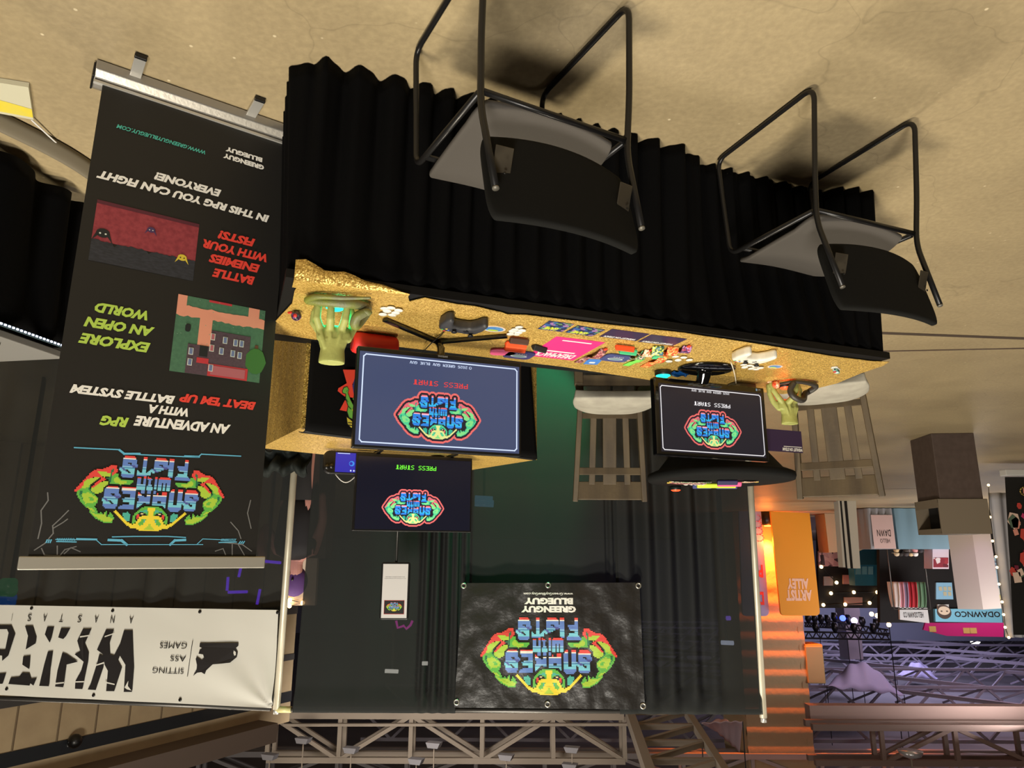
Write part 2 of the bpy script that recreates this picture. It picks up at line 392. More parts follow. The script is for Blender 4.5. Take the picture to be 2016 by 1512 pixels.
SCOL = dict(red=(240, 110, 120), lime=(140, 232, 140), green=(80, 215, 150), deep=(20, 150, 130), yellow=(240, 240, 150), black=(24, 22, 40), cream=(255, 230, 190), teal=(45, 180, 150),
            white=(250, 200, 225), blue=(40, 135, 232), sky=(90, 200, 250), sea=(20, 110, 215), cyan=(50, 190, 245), navy=(30, 70, 190), rim=(245, 112, 108))
def put_logo(sh, cx, cz, width, L=2, screen=None, outline=False):
    """width is the width of the arms; art rows run from the letters' feet up"""
    if outline not in _lr: _lr[outline] = logo_runs(outline)
    runs, nx, ny = _lr[outline]; c = width/118.0
    for (i, k, j, col) in runs:
        m = mat('screen_'+screen+'_'+col, SCOL[col], .4, emit=SG[screen]) if screen else mat('ink_'+col, COLS[col], .5)
        xa = cx-(i-nx/2)*c; xb = cx-(k-nx/2)*c; za = cz+(j-ny/2)*c; zb = za+c
        sh.rect(min(xa, xb), za, max(xa, xb), zb, m, L)
SG = dict(tv=.95, wall=1.15, mon=.95)
# ================================================================== SETTING NEAR: floor
def floor_mat():
    m = bpy.data.materials.new('concrete'); m.use_nodes = True; nt = m.node_tree; b = nt.nodes['Principled BSDF']; N = nt.nodes.new; K = nt.links.new
    tc = N('ShaderNodeTexCoord')
    n1 = N('ShaderNodeTexNoise'); n1.inputs['Scale'].default_value = .8; n1.inputs['Detail'].default_value = 8; n1.inputs['Roughness'].default_value = .65
    K(tc.outputs['Object'], n1.inputs['Vector'])
    r1 = N('ShaderNodeValToRGB'); r1.color_ramp.elements[0].position = .3; r1.color_ramp.elements[1].position = .7
    r1.color_ramp.elements[0].color = rgb((150, 134, 104)); r1.color_ramp.elements[1].color = rgb((176, 158, 122)); K(n1.outputs['Fac'], r1.inputs[0])
    n2 = N('ShaderNodeTexNoise'); n2.inputs['Scale'].default_value = 45; n2.inputs['Detail'].default_value = 3; K(tc.outputs['Object'], n2.inputs['Vector'])
    r2_ = N('ShaderNodeValToRGB'); r2_.color_ramp.elements[0].position = .35; r2_.color_ramp.elements[1].position = .75
    r2_.color_ramp.elements[0].color = (.88, .88, .88, 1); r2_.color_ramp.elements[1].color = (1.06, 1.06, 1.06, 1); K(n2.outputs['Fac'], r2_.inputs[0])
    mx = N('ShaderNodeMix'); mx.data_type = 'RGBA'; mx.blend_type = 'MULTIPLY'; mx.inputs[0].default_value = 1
    K(r1.outputs[0], mx.inputs[6]); K(r2_.outputs[0], mx.inputs[7])
    # pale flecks
    v = N('ShaderNodeTexVoronoi'); v.inputs['Scale'].default_value = 9; K(tc.outputs['Object'], v.inputs['Vector'])
    r3 = N('ShaderNodeValToRGB'); r3.color_ramp.elements[0].position = .03; r3.color_ramp.elements[1].position = .06
    r3.color_ramp.elements[0].color = (1, 1, 1, 1); r3.color_ramp.elements[1].color = (0, 0, 0, 1); K(v.outputs['Distance'], r3.inputs[0])
    mx2 = N('ShaderNodeMix'); mx2.data_type = 'RGBA'; mx2.inputs[7].default_value = rgb((205, 190, 158)); K(mx.outputs[2], mx2.inputs[6]); K(r3.outputs[0], mx2.inputs[0])
    # hair cracks
    nz = N('ShaderNodeTexNoise'); nz.inputs['Scale'].default_value = 3.5; K(tc.outputs['Object'], nz.inputs['Vector'])
    ad = N('ShaderNodeVectorMath'); ad.operation = 'SCALE'; ad.inputs[3].default_value = .35; K(nz.outputs['Color'], ad.inputs[0])
    ad2 = N('ShaderNodeVectorMath'); K(tc.outputs['Object'], ad2.inputs[0]); K(ad.outputs[0], ad2.inputs[1])
    v2 = N('ShaderNodeTexVoronoi'); v2.feature = 'DISTANCE_TO_EDGE'; v2.inputs['Scale'].default_value = .9; K(ad2.outputs[0], v2.inputs['Vector'])
    r4 = N('ShaderNodeValToRGB'); r4.color_ramp.elements[0].position = .0; r4.color_ramp.elements[1].position = .004
    r4.color_ramp.elements[0].color = (.82, .82, .82, 1); r4.color_ramp.elements[1].color = (1, 1, 1, 1); K(v2.outputs['Distance'], r4.inputs[0])
    mx3 = N('ShaderNodeMix'); mx3.data_type = 'RGBA'; mx3.blend_type = 'MULTIPLY'; mx3.inputs[0].default_value = 1; K(mx2.outputs[2], mx3.inputs[6]); K(r4.outputs[0], mx3.inputs[7])
    K(mx3.outputs[2], b.inputs['Base Color'])
    rr = N('ShaderNodeMapRange'); rr.inputs[3].default_value = .38; rr.inputs[4].default_value = .62; K(n1.outputs['Fac'], rr.inputs[0]); K(rr.outputs[0], b.inputs['Roughness'])
    bp = N('ShaderNodeBump'); bp.inputs['Strength'].default_value = .12; bp.inputs['Distance'].default_value = .01; K(n2.outputs['Fac'], bp.inputs['Height']); K(bp.outputs[0], b.inputs['Normal'])
    return m
f = MB(); f.box((0, 30, -.05), (110, 100, .1), floor_mat()); struct(f.build('floor'))
dk = mat('joint_dark', (70, 58, 48), .7); stl = mat('joint_steel', (120, 105, 92), .35, .6)
for (pa, pb, wd, m_) in (((1700, 654), (2040, 667), .05, dk), ((1700, 692), (2040, 685), .03, stl), ((1735, 963), (1810, 962), .04, dk)):
    a = P(*pa); b_ = P(*pb); d = (b_-a).normalized(); a = a-d*.0
    s_ = MB(); s_.bar((a.x, a.y, .0012), (b_.x+d.x*1, b_.y+d.y*1, .0012), wd, .0022, m_); struct(s_.build('trim_1'))

# ================================================================== THE BOOTH TABLE
BO = Vector((.66, 1.973, 0)); BR = math.atan2(-.362, .932)
BX = Vector((math.cos(BR), math.sin(BR), 0)); BY = Vector((-math.sin(BR), math.cos(BR), 0))
def W(x, y, z=0): return BO + BX*x + BY*y + Vector((0, 0, z))
def BL(p): q = Vector(p)-BO; return Vector((q.dot(BX), q.dot(BY), q.z))
def T(x, y, z=.748): return P(x, y, z)              # photo pixel -> point on the table top
def BP(x, y, t):                                    # photo pixel -> booth-frame point in the upright plane t behind the table front
    return BL(PV(x, y, W(0, t), BY))
TL = 2.364; TD = .66; TZ = .746
blk = mat('black_cloth', (9, 9, 10), .9, spec=.12)
blks = mat('black_satin', (7, 7, 8), .55, spec=.25)
skm = mat('black_skirt', (5, 5, 6), .9, bump=(60, .25, .004), spec=.08)
grey_leg = mat('table_leg_grey', (120, 120, 122), .4, .7)
t = thing('folding_table', 'long folding table hidden under black skirt and gold sequin cloth', 'table', BO, BR)
q = MB(); q.box((-TL/2, TD/2, .715), (TL-.03, TD-.03, .03), mat('table_white', (200, 198, 190), .5)); q.build('tabletop', t, bevel=.004)
for x in (-.25, -TL+.25):
    for y in (.08, TD-.08):
        q = MB(); q.tube([(x, y, .0), (x, y, .70)], .014, grey_leg); q.build('leg', t)
# skirt
def path_pts():
    pts = [(0, TD), (0, 0), (-TL, 0), (-TL, TD)]
    return fillet([(a, b, 0) for a, b in pts], .03, 5)
def resample(pts, n):
    L = [0]
    for a, b in zip(pts[:-1], pts[1:]): L.append(L[-1]+(b-a).length)
    out = []; k = 0
    for i in range(n+1):
        s = L[-1]*i/n
        while k < len(pts)-2 and L[k+1] < s: k += 1
        u = (s-L[k])/max(1e-9, L[k+1]-L[k]); p = pts[k].lerp(pts[k+1], u); tg = (pts[k+1]-pts[k]).normalized(); out.append((p, tg, s))
    return out
def pleats(s, z, zt, seed=0, amp=.026, wl=.095):
    ph = s/wl*2*PI + 2.2*math.sin(s*4.3+seed) + 1.0*math.sin(s*11+seed*2)
    k = 1-z/zt
    return (.006+amp*k**.8)*math.sin(ph) + .007*k*math.sin(2.1*ph+1)
def skirt(name, pts, zt, m, parent=None, loc=None, rz=0, flare=.020, n=460, nz=14, seed=0, z0=.004, amp=.020, wl=.088, dent=None):
    R = resample(pts, n)
    def fn(u, v):
        p, tg, s = R[int(round(u*n))]; z = z0+(zt-z0)*v
        nrm = Vector((tg.y, -tg.x, 0)); nrm = -nrm if False else nrm
        k_ = 0
        if dent:                       # pressed in by the chair standing against it
            e_ = min(1, max(0, (p.x-dent[0])/.12))*min(1, max(0, (dent[1]-p.x)/.12)); k_ = e_*e_*(3-2*e_)*min(1, (1-v)*2.2)
        off = pleats(s, z, zt, seed, amp*(1-.6*k_), wl) + flare*(1-v)**1.3*(1-k_) - (dent[2]*k_ if dent else 0)
        return (p.x-nrm.x*off, p.y-nrm.y*off, z)
    mb = MB(); mb.grid(fn, n, nz, m); return mb.build(name, parent, loc, rz, solid=.003)
sk = skirt('table_skirt', path_pts(), .722, skm, loc=BO, rz=BR, dent=(-2.25, -1.42, .045))
tag(sk, 'black pleated skirt hanging down the front of the gold-topped table', 'table skirt')
# black cover
def cover():
    mb = MB(); e = .012; x0, x1, y0, y1 = -TL-e, e, -e, TD+e; zt = TZ-.003; zb = .716
    mb.grid(lambda u, v: (x0+(x1-x0)*u, y0+(y1-y0)*v, zt), 24, 8, blks)
    for (a, b) in (((x0, y0), (x1, y0)), ((x1, y0), (x1, y1)), ((x1, y1), (x0, y1)), ((x0, y1), (x0, y0))):
        mb.grid(lambda u, v, a=a, b=b: (a[0]+(b[0]-a[0])*u, a[1]+(b[1]-a[1])*u-.0, zb+(zt-zb)*v), 24, 3, blks)
    return mb.build('tablecloth', None, BO, BR)
tag(cover(), 'plain black tablecloth showing as a dark rim under the gold cloth', 'tablecloth')
def sequin():
    m = bpy.data.materials.new('gold_sequin'); m.use_nodes = True; nt = m.node_tree; b = nt.nodes['Principled BSDF']; N = nt.nodes.new; K = nt.links.new
    tc = N('ShaderNodeTexCoord'); v = N('ShaderNodeTexVoronoi'); v.inputs['Scale'].default_value = 260; K(tc.outputs['Object'], v.inputs['Vector'])
    sp = N('ShaderNodeSeparateColor'); K(v.outputs['Color'], sp.inputs[0])
    r = N('ShaderNodeValToRGB'); e = r.color_ramp.elements; e[0].position = 0; e[1].position = 1
    e[0].color = rgb((168, 130, 56)); e[1].color = rgb((226, 190, 104)); K(sp.outputs[0], r.inputs[0]); K(r.outputs[0], b.inputs['Base Color'])
    b.inputs['Metallic'].default_value = .35; b.inputs['Roughness'].default_value = .42
    nm = N('ShaderNodeVectorMath'); nm.operation = 'SUBTRACT'; nm.inputs[1].default_value = (.5, .5, .5); K(v.outputs['Color'], nm.inputs[0])
    sc = N('ShaderNodeVectorMath'); sc.operation = 'SCALE'; sc.inputs[3].default_value = .55; K(nm.outputs[0], sc.inputs[0])
    g = N('ShaderNodeNewGeometry'); a = N('ShaderNodeVectorMath'); K(g.outputs['Normal'], a.inputs[0]); K(sc.outputs[0], a.inputs[1])
    nn = N('ShaderNodeVectorMath'); nn.operation = 'NORMALIZE'; K(a.outputs[0], nn.inputs[0]); K(nn.outputs[0], b.inputs['Normal'])
    return m
gold = sequin()
def gold_cloth():
    px = [(527, 654), (537, 638), (556, 617), (575, 597), (580, 572), (592, 552), (700, 566), (803, 581), (806, 593), (836, 586), (900, 599), (937, 603), (989, 615), (1000, 619), (1038, 620), (1064, 623), (1198, 639), (1346, 655), (1500, 678), (1637, 701), (1717, 711),
          (1751, 712), (1738, 720), (1696, 734), (1646, 755), (1600, 766), (1546, 787), (1400, 767), (1289, 749), (1110, 722), (900, 696), (700, 672), (620, 668)]
    pts = [BL(T(x, y, TZ+.002)) for x, y in px]
    bm = bmesh.new(); vs = [bm.verts.new((p.x, min(p.y, TD+.008), TZ+.002)) for p in pts]; fa = bm.faces.new(vs)
    bmesh.ops.triangulate(bm, faces=[fa]); bmesh.ops.subdivide_edges(bm, edges=bm.edges[:], cuts=3, use_grid_fill=True); bmesh.ops.triangulate(bm, faces=bm.faces[:])
    for v_ in bm.verts:
        v_.co.z += .0012*(1+noise.noise(v_.co*14))
    bm.verts.ensure_lookup_table()
    # the corner that hangs over the front edge
    rows = []
    for k in range(13):
        u = k/12; x = -.012 - .345*u; drop = .062*(1-u)**.8*(1+.15*math.sin(u*17)); rows.append([bm.verts.new((x, -.014-.010*math.sin(j/4*PI*.8)-.004*math.sin(u*20)*j/4, TZ+.004-drop*j/4)) for j in range(5)])
    for a, b in zip(rows[:-1], rows[1:]):
        for j in range(4): bm.faces.new((a[j], a[j+1], b[j+1], b[j]))
    rim = [bm.verts.new((r_[0].co.x, .05, TZ+.004)) for r_ in rows]
    for i in range(12): bm.faces.new((rim[i], rows[i][0], rows[i+1][0], rim[i+1]))
    me = bpy.data.meshes.new('sequin_cloth'); bm.to_mesh(me); bm.free(); me.materials.append(gold)
    o = bpy.data.objects.new('sequin_cloth', me); C.objects.link(o); o.location = BO; o.rotation_euler = (0, 0, BR)
    s = o.modifiers.new('solid', 'SOLIDIFY'); s.thickness = .002; s.offset = 1
    return tag(o, 'gold sequin cloth spread over the long black-skirted table', 'cloth')
gold_cloth()

# ================================================================== SCREENS
plas = mat('black_plastic', (16, 16, 17), .35); gloss = mat('gloss_black', (10, 10, 11), .08, coat=.6)
def scr(name, c, k): return mat(name, c, .25, emit=k)
wht_e = mat('screen_white', (214, 228, 255), .3, emit=1.1)
def fitpx(org, a, b):
    return (a[0]-org[0], a[2]-org[2], b[0]-org[0], b[2]-org[2])
def frame_lines(sh, x0, z0, x1, z1, wd, m, c=.008):
    sh.line([(x0+c, z0), (x1-c, z0), (x1, z0+c), (x1, z1-c), (x1-c, z1), (x0+c, z1), (x0, z1-c), (x0, z0+c), (x0+c, z0)], wd, m, 2)
def screen_on(parent, org, x0, z0, x1, z1, yf, bgm, draw):
    sh = Sheet(lambda x, z: yf); sh.rect(x0, z0, x1, z1, bgm, 0); draw(sh); return sh.mb.build('screen', parent)
def px_box(org, t, a, b):
    A = BP(a[0], a[1], t)-org; B = BP(b[0], b[1], t)-org; return A.x, A.z, B.x, B.z
# --- large television on the table
t = .315; org = Vector((-.563, t, TZ+.006))
tv = thing('television', 'large flat television on splayed black feet, grey-blue start screen with red words', 'television', W(*org), BR)
x0, z0, x1, z1 = -.305, .832-org.z, .305, 1.187-org.z
q = MB(); q.box((0, .02, (z0+z1)/2), (x1-x0, .034, z1-z0), plas); q.box((0, .05, (z0+z1)/2-.02), (.40, .04, .22), plas)
q.build('housing', tv, bevel=.004)
def d1(sh):
    m = wht_e; frame_lines(sh, x0+.018, z0+.028, x1-.022, z1-.020, .0042, m)
    a = px_box(org, t, (921, 760), (814, 753)); zc = (a[1]+a[3])/2; red = mat('screen_red', (235, 62, 60), .3, emit=1)
    sh.pix('PRESS START', a[0], zc-.009, a[2], zc+.009, red, 3)
    a = px_box(org, t, (920, 722), (807, 715)); zc = (a[1]+a[3])/2
    sh.pix('2025 GREEN GUY BLUE GUY', a[0], zc-.0048, a[2], zc+.0048, m, 3)
    sh.poly(rrect(.010, .010, .005, 4, a[0]-.012, zc), m, 2); sh.poly(rrect(.007, .007, .0035, 4, a[0]-.012, zc), mat('screen_slate', (66, 76, 110), .25, emit=.95), 3)
    c = BP(863, 822, t)-org; w_ = (BP(777, 822, t)-BP(949, 822, t)).length*118/132
    put_logo(sh, c.x, c.z, w_, 2, 'tv', True)
screen_on(tv, org, x0+.008, z0+.018, x1-.008, z1-.010, .002, mat('screen_slate', (66, 76, 110), .25, emit=.95), d1)
q = Sheet(lambda x, z: .0025); q.text('SAMSUNG', -.018, z0+.005, .018, z0+.011, mat('badge_grey', (170, 170, 172), .4), 1, .0); q.mb.build('brand_badge', tv)
v0 = BL(T(862, 668))-org; post = MB(); post.tube([(v0.x, v0.y, .006), (.0, .03, .05), (.0, .03, z0+.06)], .014, gloss, flat=.8); post.build('stand_post', tv)
for (px_, py_) in ((757, 624), (998, 657)):
    e = BL(T(px_, py_))-org; q = MB(); q.bar((v0.x, v0.y, .008), (e.x, e.y, .006), .020, .011, gloss); q.build('stand_foot', tv, bevel=.002)
# --- small monitor on the oval stand
t = .45; org = Vector((-1.80, .42, TZ+.006))
mo = thing('monitor', 'smaller monitor on glossy oval stand near the far hand, dark start screen', 'monitor', W(*org), BR)
A = BP(1506, 767, t); B = BP(1295, 893, t); x0, z0, x1, z1 = -2.121-org.x, .790-org.z, -1.537-org.x, 1.128-org.z; yf = t-org.y
q = MB(); q.box(((x0+x1)/2, yf+.022, (z0+z1)/2), (x1-x0, .036, z1-z0), gloss); q.box(((x0+x1)/2, yf+.055, (z0+z1)/2), (.36, .04, .2), plas); q.build('housing', mo, bevel=.006)
def d2_(sh):
    m = mat('screen_white2', (250, 246, 248), .3, emit=1.0)
    frame_lines(sh, x0+.026, z0+.037, x1-.028, z1-.024, .0036, m)
    a = px_box(org, t, (1438, 800), (1367, 794)); zc = (a[1]+a[3])/2; sh.pix('PRESS START', a[0], zc-.0085, a[2], zc+.0085, m, 3)
    a = px_box(org, t, (1436, 775), (1362, 769)); zc = (a[1]+a[3])/2; sh.pix('2025 GREEN GUY BLUE GUY', a[0], zc-.0045, a[2], zc+.0045, m, 3)
    c = BP(1405, 846, t)-org; w_ = (BP(1349, 846, t)-BP(1461, 846, t)).length*118/132
    put_logo(sh, c.x, c.z, w_, 2, 'mon', True)
screen_on(mo, org, x0+.018, z0+.026, x1-.020, z1-.016, yf+.0035, mat('screen_night', (28, 26, 38), .25, emit=.95), d2_)
q = MB(); bc = BL(T(1391, 724))-org; q.lathe([(.001, .012), (.105, .010), (.128, .004), (.13, 0)][::-1], gloss, 40, T=Matrix.Translation((bc.x, bc.y, 0)), sy=.82); q.build('stand_base', mo)
q = MB(); q.tube([(bc.x, bc.y+.01, .008), ((x0+x1)/2+.02, yf+.05, .05), ((x0+x1)/2+.02, yf+.05, z0+.08)], .03, gloss, flat=.6); q.build('stand_neck', mo)
q = Sheet(lambda x, z: yf+.0035); q.text('6/3', x0+.022, z0+.008, x0+.036, z0+.016, mat('badge_grey', (170, 170, 172), .4), 1); q.rect(x0+.040, z0+.007, x0+.048, z0+.018, mat('badge_blue', (120, 160, 210), .4), 1); q.mb.build('sticker', mo)

# ================================================================== GOLD PLINTH behind the table with shirt, television, console
ZP = 1.075
pc = [BL(P(x, y, ZP)) for x, y in ((592, 842), (1057, 905), (930, 925), (512, 882))]
def plinth():
    mb = MB(); c = [Vector((p.x, p.y, 0)) for p in pc]; n = 60
    mb.grid(lambda u, v: tuple((c[0].lerp(c[1], u)).lerp(c[3].lerp(c[2], u), v)+Vector((0, 0, ZP))), 12, 6, gold)
    for a, b in ((0, 1), (1, 2), (2, 3), (3, 0)):
        d = (c[b]-c[a]).normalized(); nm = Vector((d.y, -d.x, 0)); 
        if nm.dot(c[a]-sum(c, Vector())/4) < 0: nm = -nm
        def fn(u, v, a=a, b=b, nm=nm):
            p = c[a].lerp(c[b], u); k = 1-v; off = k*.012*math.sin(u*38+a)*min(1, 6*u)*min(1, 6*(1-u)); p = p+nm*off
            return (p.x, p.y, .004+(ZP-.004)*v)
        mb.grid(fn, n, 8, gold)
    return mb.build('display_plinth', None, BO, BR)
tag(plinth(), 'tall plinth draped in gold sequin cloth behind the table', 'plinth')
# shirt hung over its front
fd = (pc[1]-pc[0]); fd.z = 0; fd.normalize(); fn_ = Vector((-fd.y, fd.x, 0)); fn_ = fn_ if fn_.y < 0 else -fn_
PA = Vector((pc[0].x, pc[0].y, 0))+fn_*.02
PAw = W(PA.x, PA.y); fdw = BX*fd.x+BY*fd.y; nw = BX*fn_.x+BY*fn_.y
def FP(x, y):                           # photo pixel -> (along, height) on the plinth's front
    p = PV(x, y, PAw, nw)-PAw; return (-p.dot(fdw), p.z)
xr = -fdw; shz = math.atan2(xr.y, xr.x)
sh = thing('t_shirt', 'black t-shirt with red burst and green arm print, hung on the gold plinth', 't-shirt', PAw, shz)
tl = FP(1055, 903); tr = FP(598, 848); bl = FP(1036, 760); br = FP(608, 676)
def shirt(u, v):
    L = Vector((bl[0], .42)).lerp(Vector(tl), v); R = Vector((br[0], .42)).lerp(Vector(tr), v); p = L.lerp(R, u)
    return (p.x, -.008-.006*math.sin(u*26+v*2)*(1-v)-.004*math.sin(u*9), p.y)
q = MB(); q.grid(shirt, 60, 20, blk)
q.grid(lambda u, v: (tl[0]+(tr[0]-tl[0])*u, -.008+.045*v, max(tl[1], tr[1])*.0+(tl[1]+(tr[1]-tl[1])*u)+.006*math.sin(PI*min(1, v*1.2))), 30, 4, blks)
q.build('cloth', sh, solid=.003)
def cz(p): return FP(590+p[0]/6.577, 640+p[1]/6.577)
pr = Sheet(lambda x, z: -.022)
redp = mat('print_red', (222, 66, 46), .7); grn = mat('print_green', (104, 172, 66), .7); yel = mat('print_yellow', (205, 190, 60), .7); nav = mat('print_navy', (48, 46, 110), .7); inkk = mat('print_black', (14, 14, 14), .8); whp = mat('print_white', (225, 225, 222), .7)
for pts, m_, L in (([(520, 590), (690, 592), (712, 555), (690, 680), (640, 780), (700, 960), (540, 935), (452, 866), (460, 830), (570, 765)], redp, 1), ([(478, 1110), (545, 985), (640, 1000), (600, 1135)], redp, 1),
                   ([(690, 640), (760, 640), (760, 920), (660, 915), (640, 800)], nav, 2),
                   ([(505, 860), (530, 815), (575, 805), (598, 850), (585, 890), (620, 980), (660, 1050), (700, 1100), (700, 1220), (640, 1235), (590, 1210), (565, 1130), (580, 1060), (548, 970), (550, 905), (512, 895)], inkk, 2),
                   ([(513, 862), (535, 823), (572, 813), (590, 850), (578, 888), (612, 980), (650, 1055), (690, 1105), (690, 1212), (640, 1226), (598, 1203), (574, 1130), (588, 1060), (557, 968), (557, 900), (518, 888)], grn, 3),
                   ([(640, 960), (760, 950), (760, 1060), (690, 1070)], grn, 3), ([(630, 1110), (680, 1060), (760, 1040), (760, 1180), (680, 1170)], yel, 4),
                   ([(560, 1190), (620, 1230), (690, 1300), (690, 1362), (620, 1345), (570, 1290)], inkk, 2), ([(568, 1205), (615, 1240), (680, 1300), (680, 1350), (620, 1335), (578, 1285)], yel, 3),
                   ([(580, 1270), (660, 1275), (660, 1285), (580, 1280)], inkk, 4), ([(590, 1300), (675, 1315), (675, 1325), (590, 1310)], inkk, 4),
                   ([(575, 855), (580, 855), (560, 880), (556, 878)], inkk, 4), ([(585, 1060), (625, 1100), (618, 1106), (582, 1068)], inkk, 4), ([(555, 965), (585, 1010), (580, 1014), (552, 972)], inkk, 4)):
    pr.poly([cz(p) for p in pts], m_, L)
for k in range(4):
    c = cz((662+27*k, 338)); pr.poly(rrect(.008, .008, .004, 3, c[0], c[1]), whp, 2)
pr.mb.build('print', sh)
# --- second television on the plinth
t = 1.15; org = Vector((-.68, t, ZP+.003))
t2 = thing('television', 'dark television on the gold plinth showing green words under the neon logo', 'television', W(*org), BR)
A = BP(700, 883, t)-org; x0, x1 = -.955-org.x, -.405-org.x; z0, z1 = 1.088-org.z, 1.437-org.z
q = MB(); q.box(((x0+x1)/2, .02, (z0+z1)/2), (x1-x0, .03, z1-z0), plas); q.build('housing', t2, bevel=.004)
def d3(sh):
    a = px_box(org, t, (859, 925), (780, 917)); zc = (a[1]+a[3])/2; sh.pix('PRESS START', a[0], zc-.010, a[2], zc+.010, mat('screen_lime', (120, 255, 60), .3, emit=1.1), 3)
    c = BP(814, 1000, t)-org; w_ = (BP(753, 1000, t)-BP(876, 1000, t)).length*118/132
    put_logo(sh, c.x, c.z, w_, 2, 'wall', True)
screen_on(t2, org, x0+.008, z0+.016, x1-.008, z1-.008, .004, mat('screen_navy', (4, 7, 30), .2, emit=.95), d3)
for x in (x0+.1, x1-.1):
    q = MB(); q.bar((x, -.06, .004), (x, .10, .004), .016, .008, plas); q.bar((x, .02, .004), (x, .02, z0+.01), .016, .016, plas, up=(0, 1, 0)); q.build('stand_foot', t2)
# --- handheld console and its cable
A = BP(700, 893, 1.19); org = Vector((-.385, 1.19, ZP+.004)); A = BP(637, 897, 1.19)
hc = thing('handheld_console', 'black handheld game console with blue screen leaning beside the plinth television', 'game console', W(*org), BR)
wC = .25; xa = A.x-org.x
q = MB(); q.prism(rrect(wC, .105, .03, 5, xa-wC/2, .056), -.012, .012, plas, 'y'); q.build('body', hc, bevel=.006)
q = Sheet(lambda x, z: -.0125); q.rect(xa-.20, .012, xa-.052, .100, mat('screen_violet', (48, 44, 178), .3, emit=.9), 1)
q.poly(rrect(.024, .024, .012, 6, xa-.125, .06), mat('screen_sky', (60, 140, 235), .3, emit=1), 2); q.poly(rrect(.014, .014, .007, 6, xa-.122, .06), mat('screen_violet', (48, 44, 178), .3, emit=.9), 3)
q.rect(xa-.115, .014, xa-.06, .017, wht_e, 2)
for k in range(3): q.poly(rrect(.007, .007, .003, 3, xa-.150+k*.014, .092), wht_e, 2)
q.mb.build('screen', hc)
q = MB()
for k in (-.016, -.036): q.lathe([(.009, 0), (.009, .008), (.011, .010), (.010, .013)], plas, 14, T=Matrix.Translation((xa+k, -.011, .080-(.0 if k > -.02 else .004))) @ Matrix.Rotation(PI/2, 4, 'X'))
q.build('thumbstick', hc)
wc = MB(); wc.tube([W(-.325, 1.222, ZP+.01)+(W(-.42, 1.222, ZP+.01)-W(-.325, 1.222, ZP+.01))*k/10+Vector((0, 0, .10+.035*math.sin(k/10*PI))) for k in range(11)], .0022, mat('cable_white', (210, 208, 205), .5))
tag(wc.build('charging_cable'), 'thin white cable looping over the handheld console', 'cable')
# ================================================================== BLACK SLED CHAIRS in front of the table
tubm = mat('tube_black', (38, 37, 37), .32, .5); pad = mat('seat_fabric', (78, 74, 70), .9, bump=(500, .25, .002), spec=.2); padb = mat('back_fabric', (22, 22, 21), .95, bump=(500, .25, .002), spec=.15); plate = mat('bracket_grey', (78, 72, 62), .45, .5); capm = mat('tube_end', (110, 106, 98), .5, .4)
def chair(loc, rz, label, hw=.235, hl=.25, ln=.03):
    t = thing('sled_chair', label, 'chair', loc, rz, 'black sled chairs facing the table')
    for s in (-1, 1):
        x = s*hw
        pts = [(x*.92, -hl+ln-.058, .72), (x*.97, -hl+ln+.004, .475), (x, -hl+ln*.65, .30), (x, -hl, .013), (x, hl, .013), (x*.98, hl-.03, .425), (x*.97, -hl+ln+.016, .435)]
        q = MB(); q.tube(fillet(pts, .05, 7), .0090, tubm, 12); fr = q.build('side_frame', t)
        q = MB(); q.tube([(x*.92, -hl+ln-.0582, .721), (x*.92, -hl+ln-.0592, .725)], .0084, capm, 12); q.build('end_cap', fr)
    q = MB(); q.tube([(-hw*.98, -hl+ln+.004, .435), (hw*.98, -hl+ln+.004, .435)], .0088, tubm); q.build('rear_rail', t)
    q = MB(); q.tube([(-hw*.98, hl-.10, .428), (hw*.98, hl-.10, .428)], .009, tubm); q.build('front_rail', t)
    w_ = hw-.022
    def seat(u, v):
        a = (u*2-1); b = v*2-1; r = 1-.10*abs(b)**6
        z = .447+.012*a*a - .030*max(0, b-.6)**1.5*3 - .055*max(0, -b-.6) - .010*(1-a*a)*(1-b*b)
        return (a*w_*r*(1-.04*b), (ln+.004)/2+b*(hl-ln/2-.020)*(1-.04*a**4), z)
    q = MB(); q.grid(seat, 24, 24, pad); q.build('seat', t, solid=.016, bevel=.006)
    def back(u, v):
        a = u*2-1; z = .548+.240*v - .012*(1-a*a)*(1-v) ; tp = v
        rr = 1-.07*abs(v*2-1)**5
        y = -hl+ln-.012-.062*v - .0 + .018*(a*a) - .016*(1-a*a)
        return (a*(hw-.012)*rr, y+.02, z)
    q = MB(); q.grid(back, 24, 16, padb); bk = q.build('backrest', t, solid=.022, bevel=.008)
    for s in (-1, 1):
        q = MB(); q.box((s*(hw-.050), -hl+ln-.030, .640), (.045, .004, .085), plate, Matrix.Rotation(math.radians(-18), 3, 'X') @ Matrix.Rotation(s*.18, 3, 'Z'))
        for dz in (-.028, .028): q.lathe([(.004, 0), (.004, .003)], tubm, 8, T=Matrix.Translation((s*(hw-.050), -hl+ln-.032-.018*dz/.05, .640+dz)) @ Matrix.Rotation(PI/2, 4, 'X'))
        q.build('back_bracket', bk, bevel=.002)
    return t
chair((-.012, 1.81, 0), math.radians(-28.7), 'black sled-base chair nearer the roll-up banner', .228, .24, .022)
chair((-1.124, 2.392, 0), math.radians(-22.5), 'black sled-base chair nearer the far end of the table', .235, .25, .05)

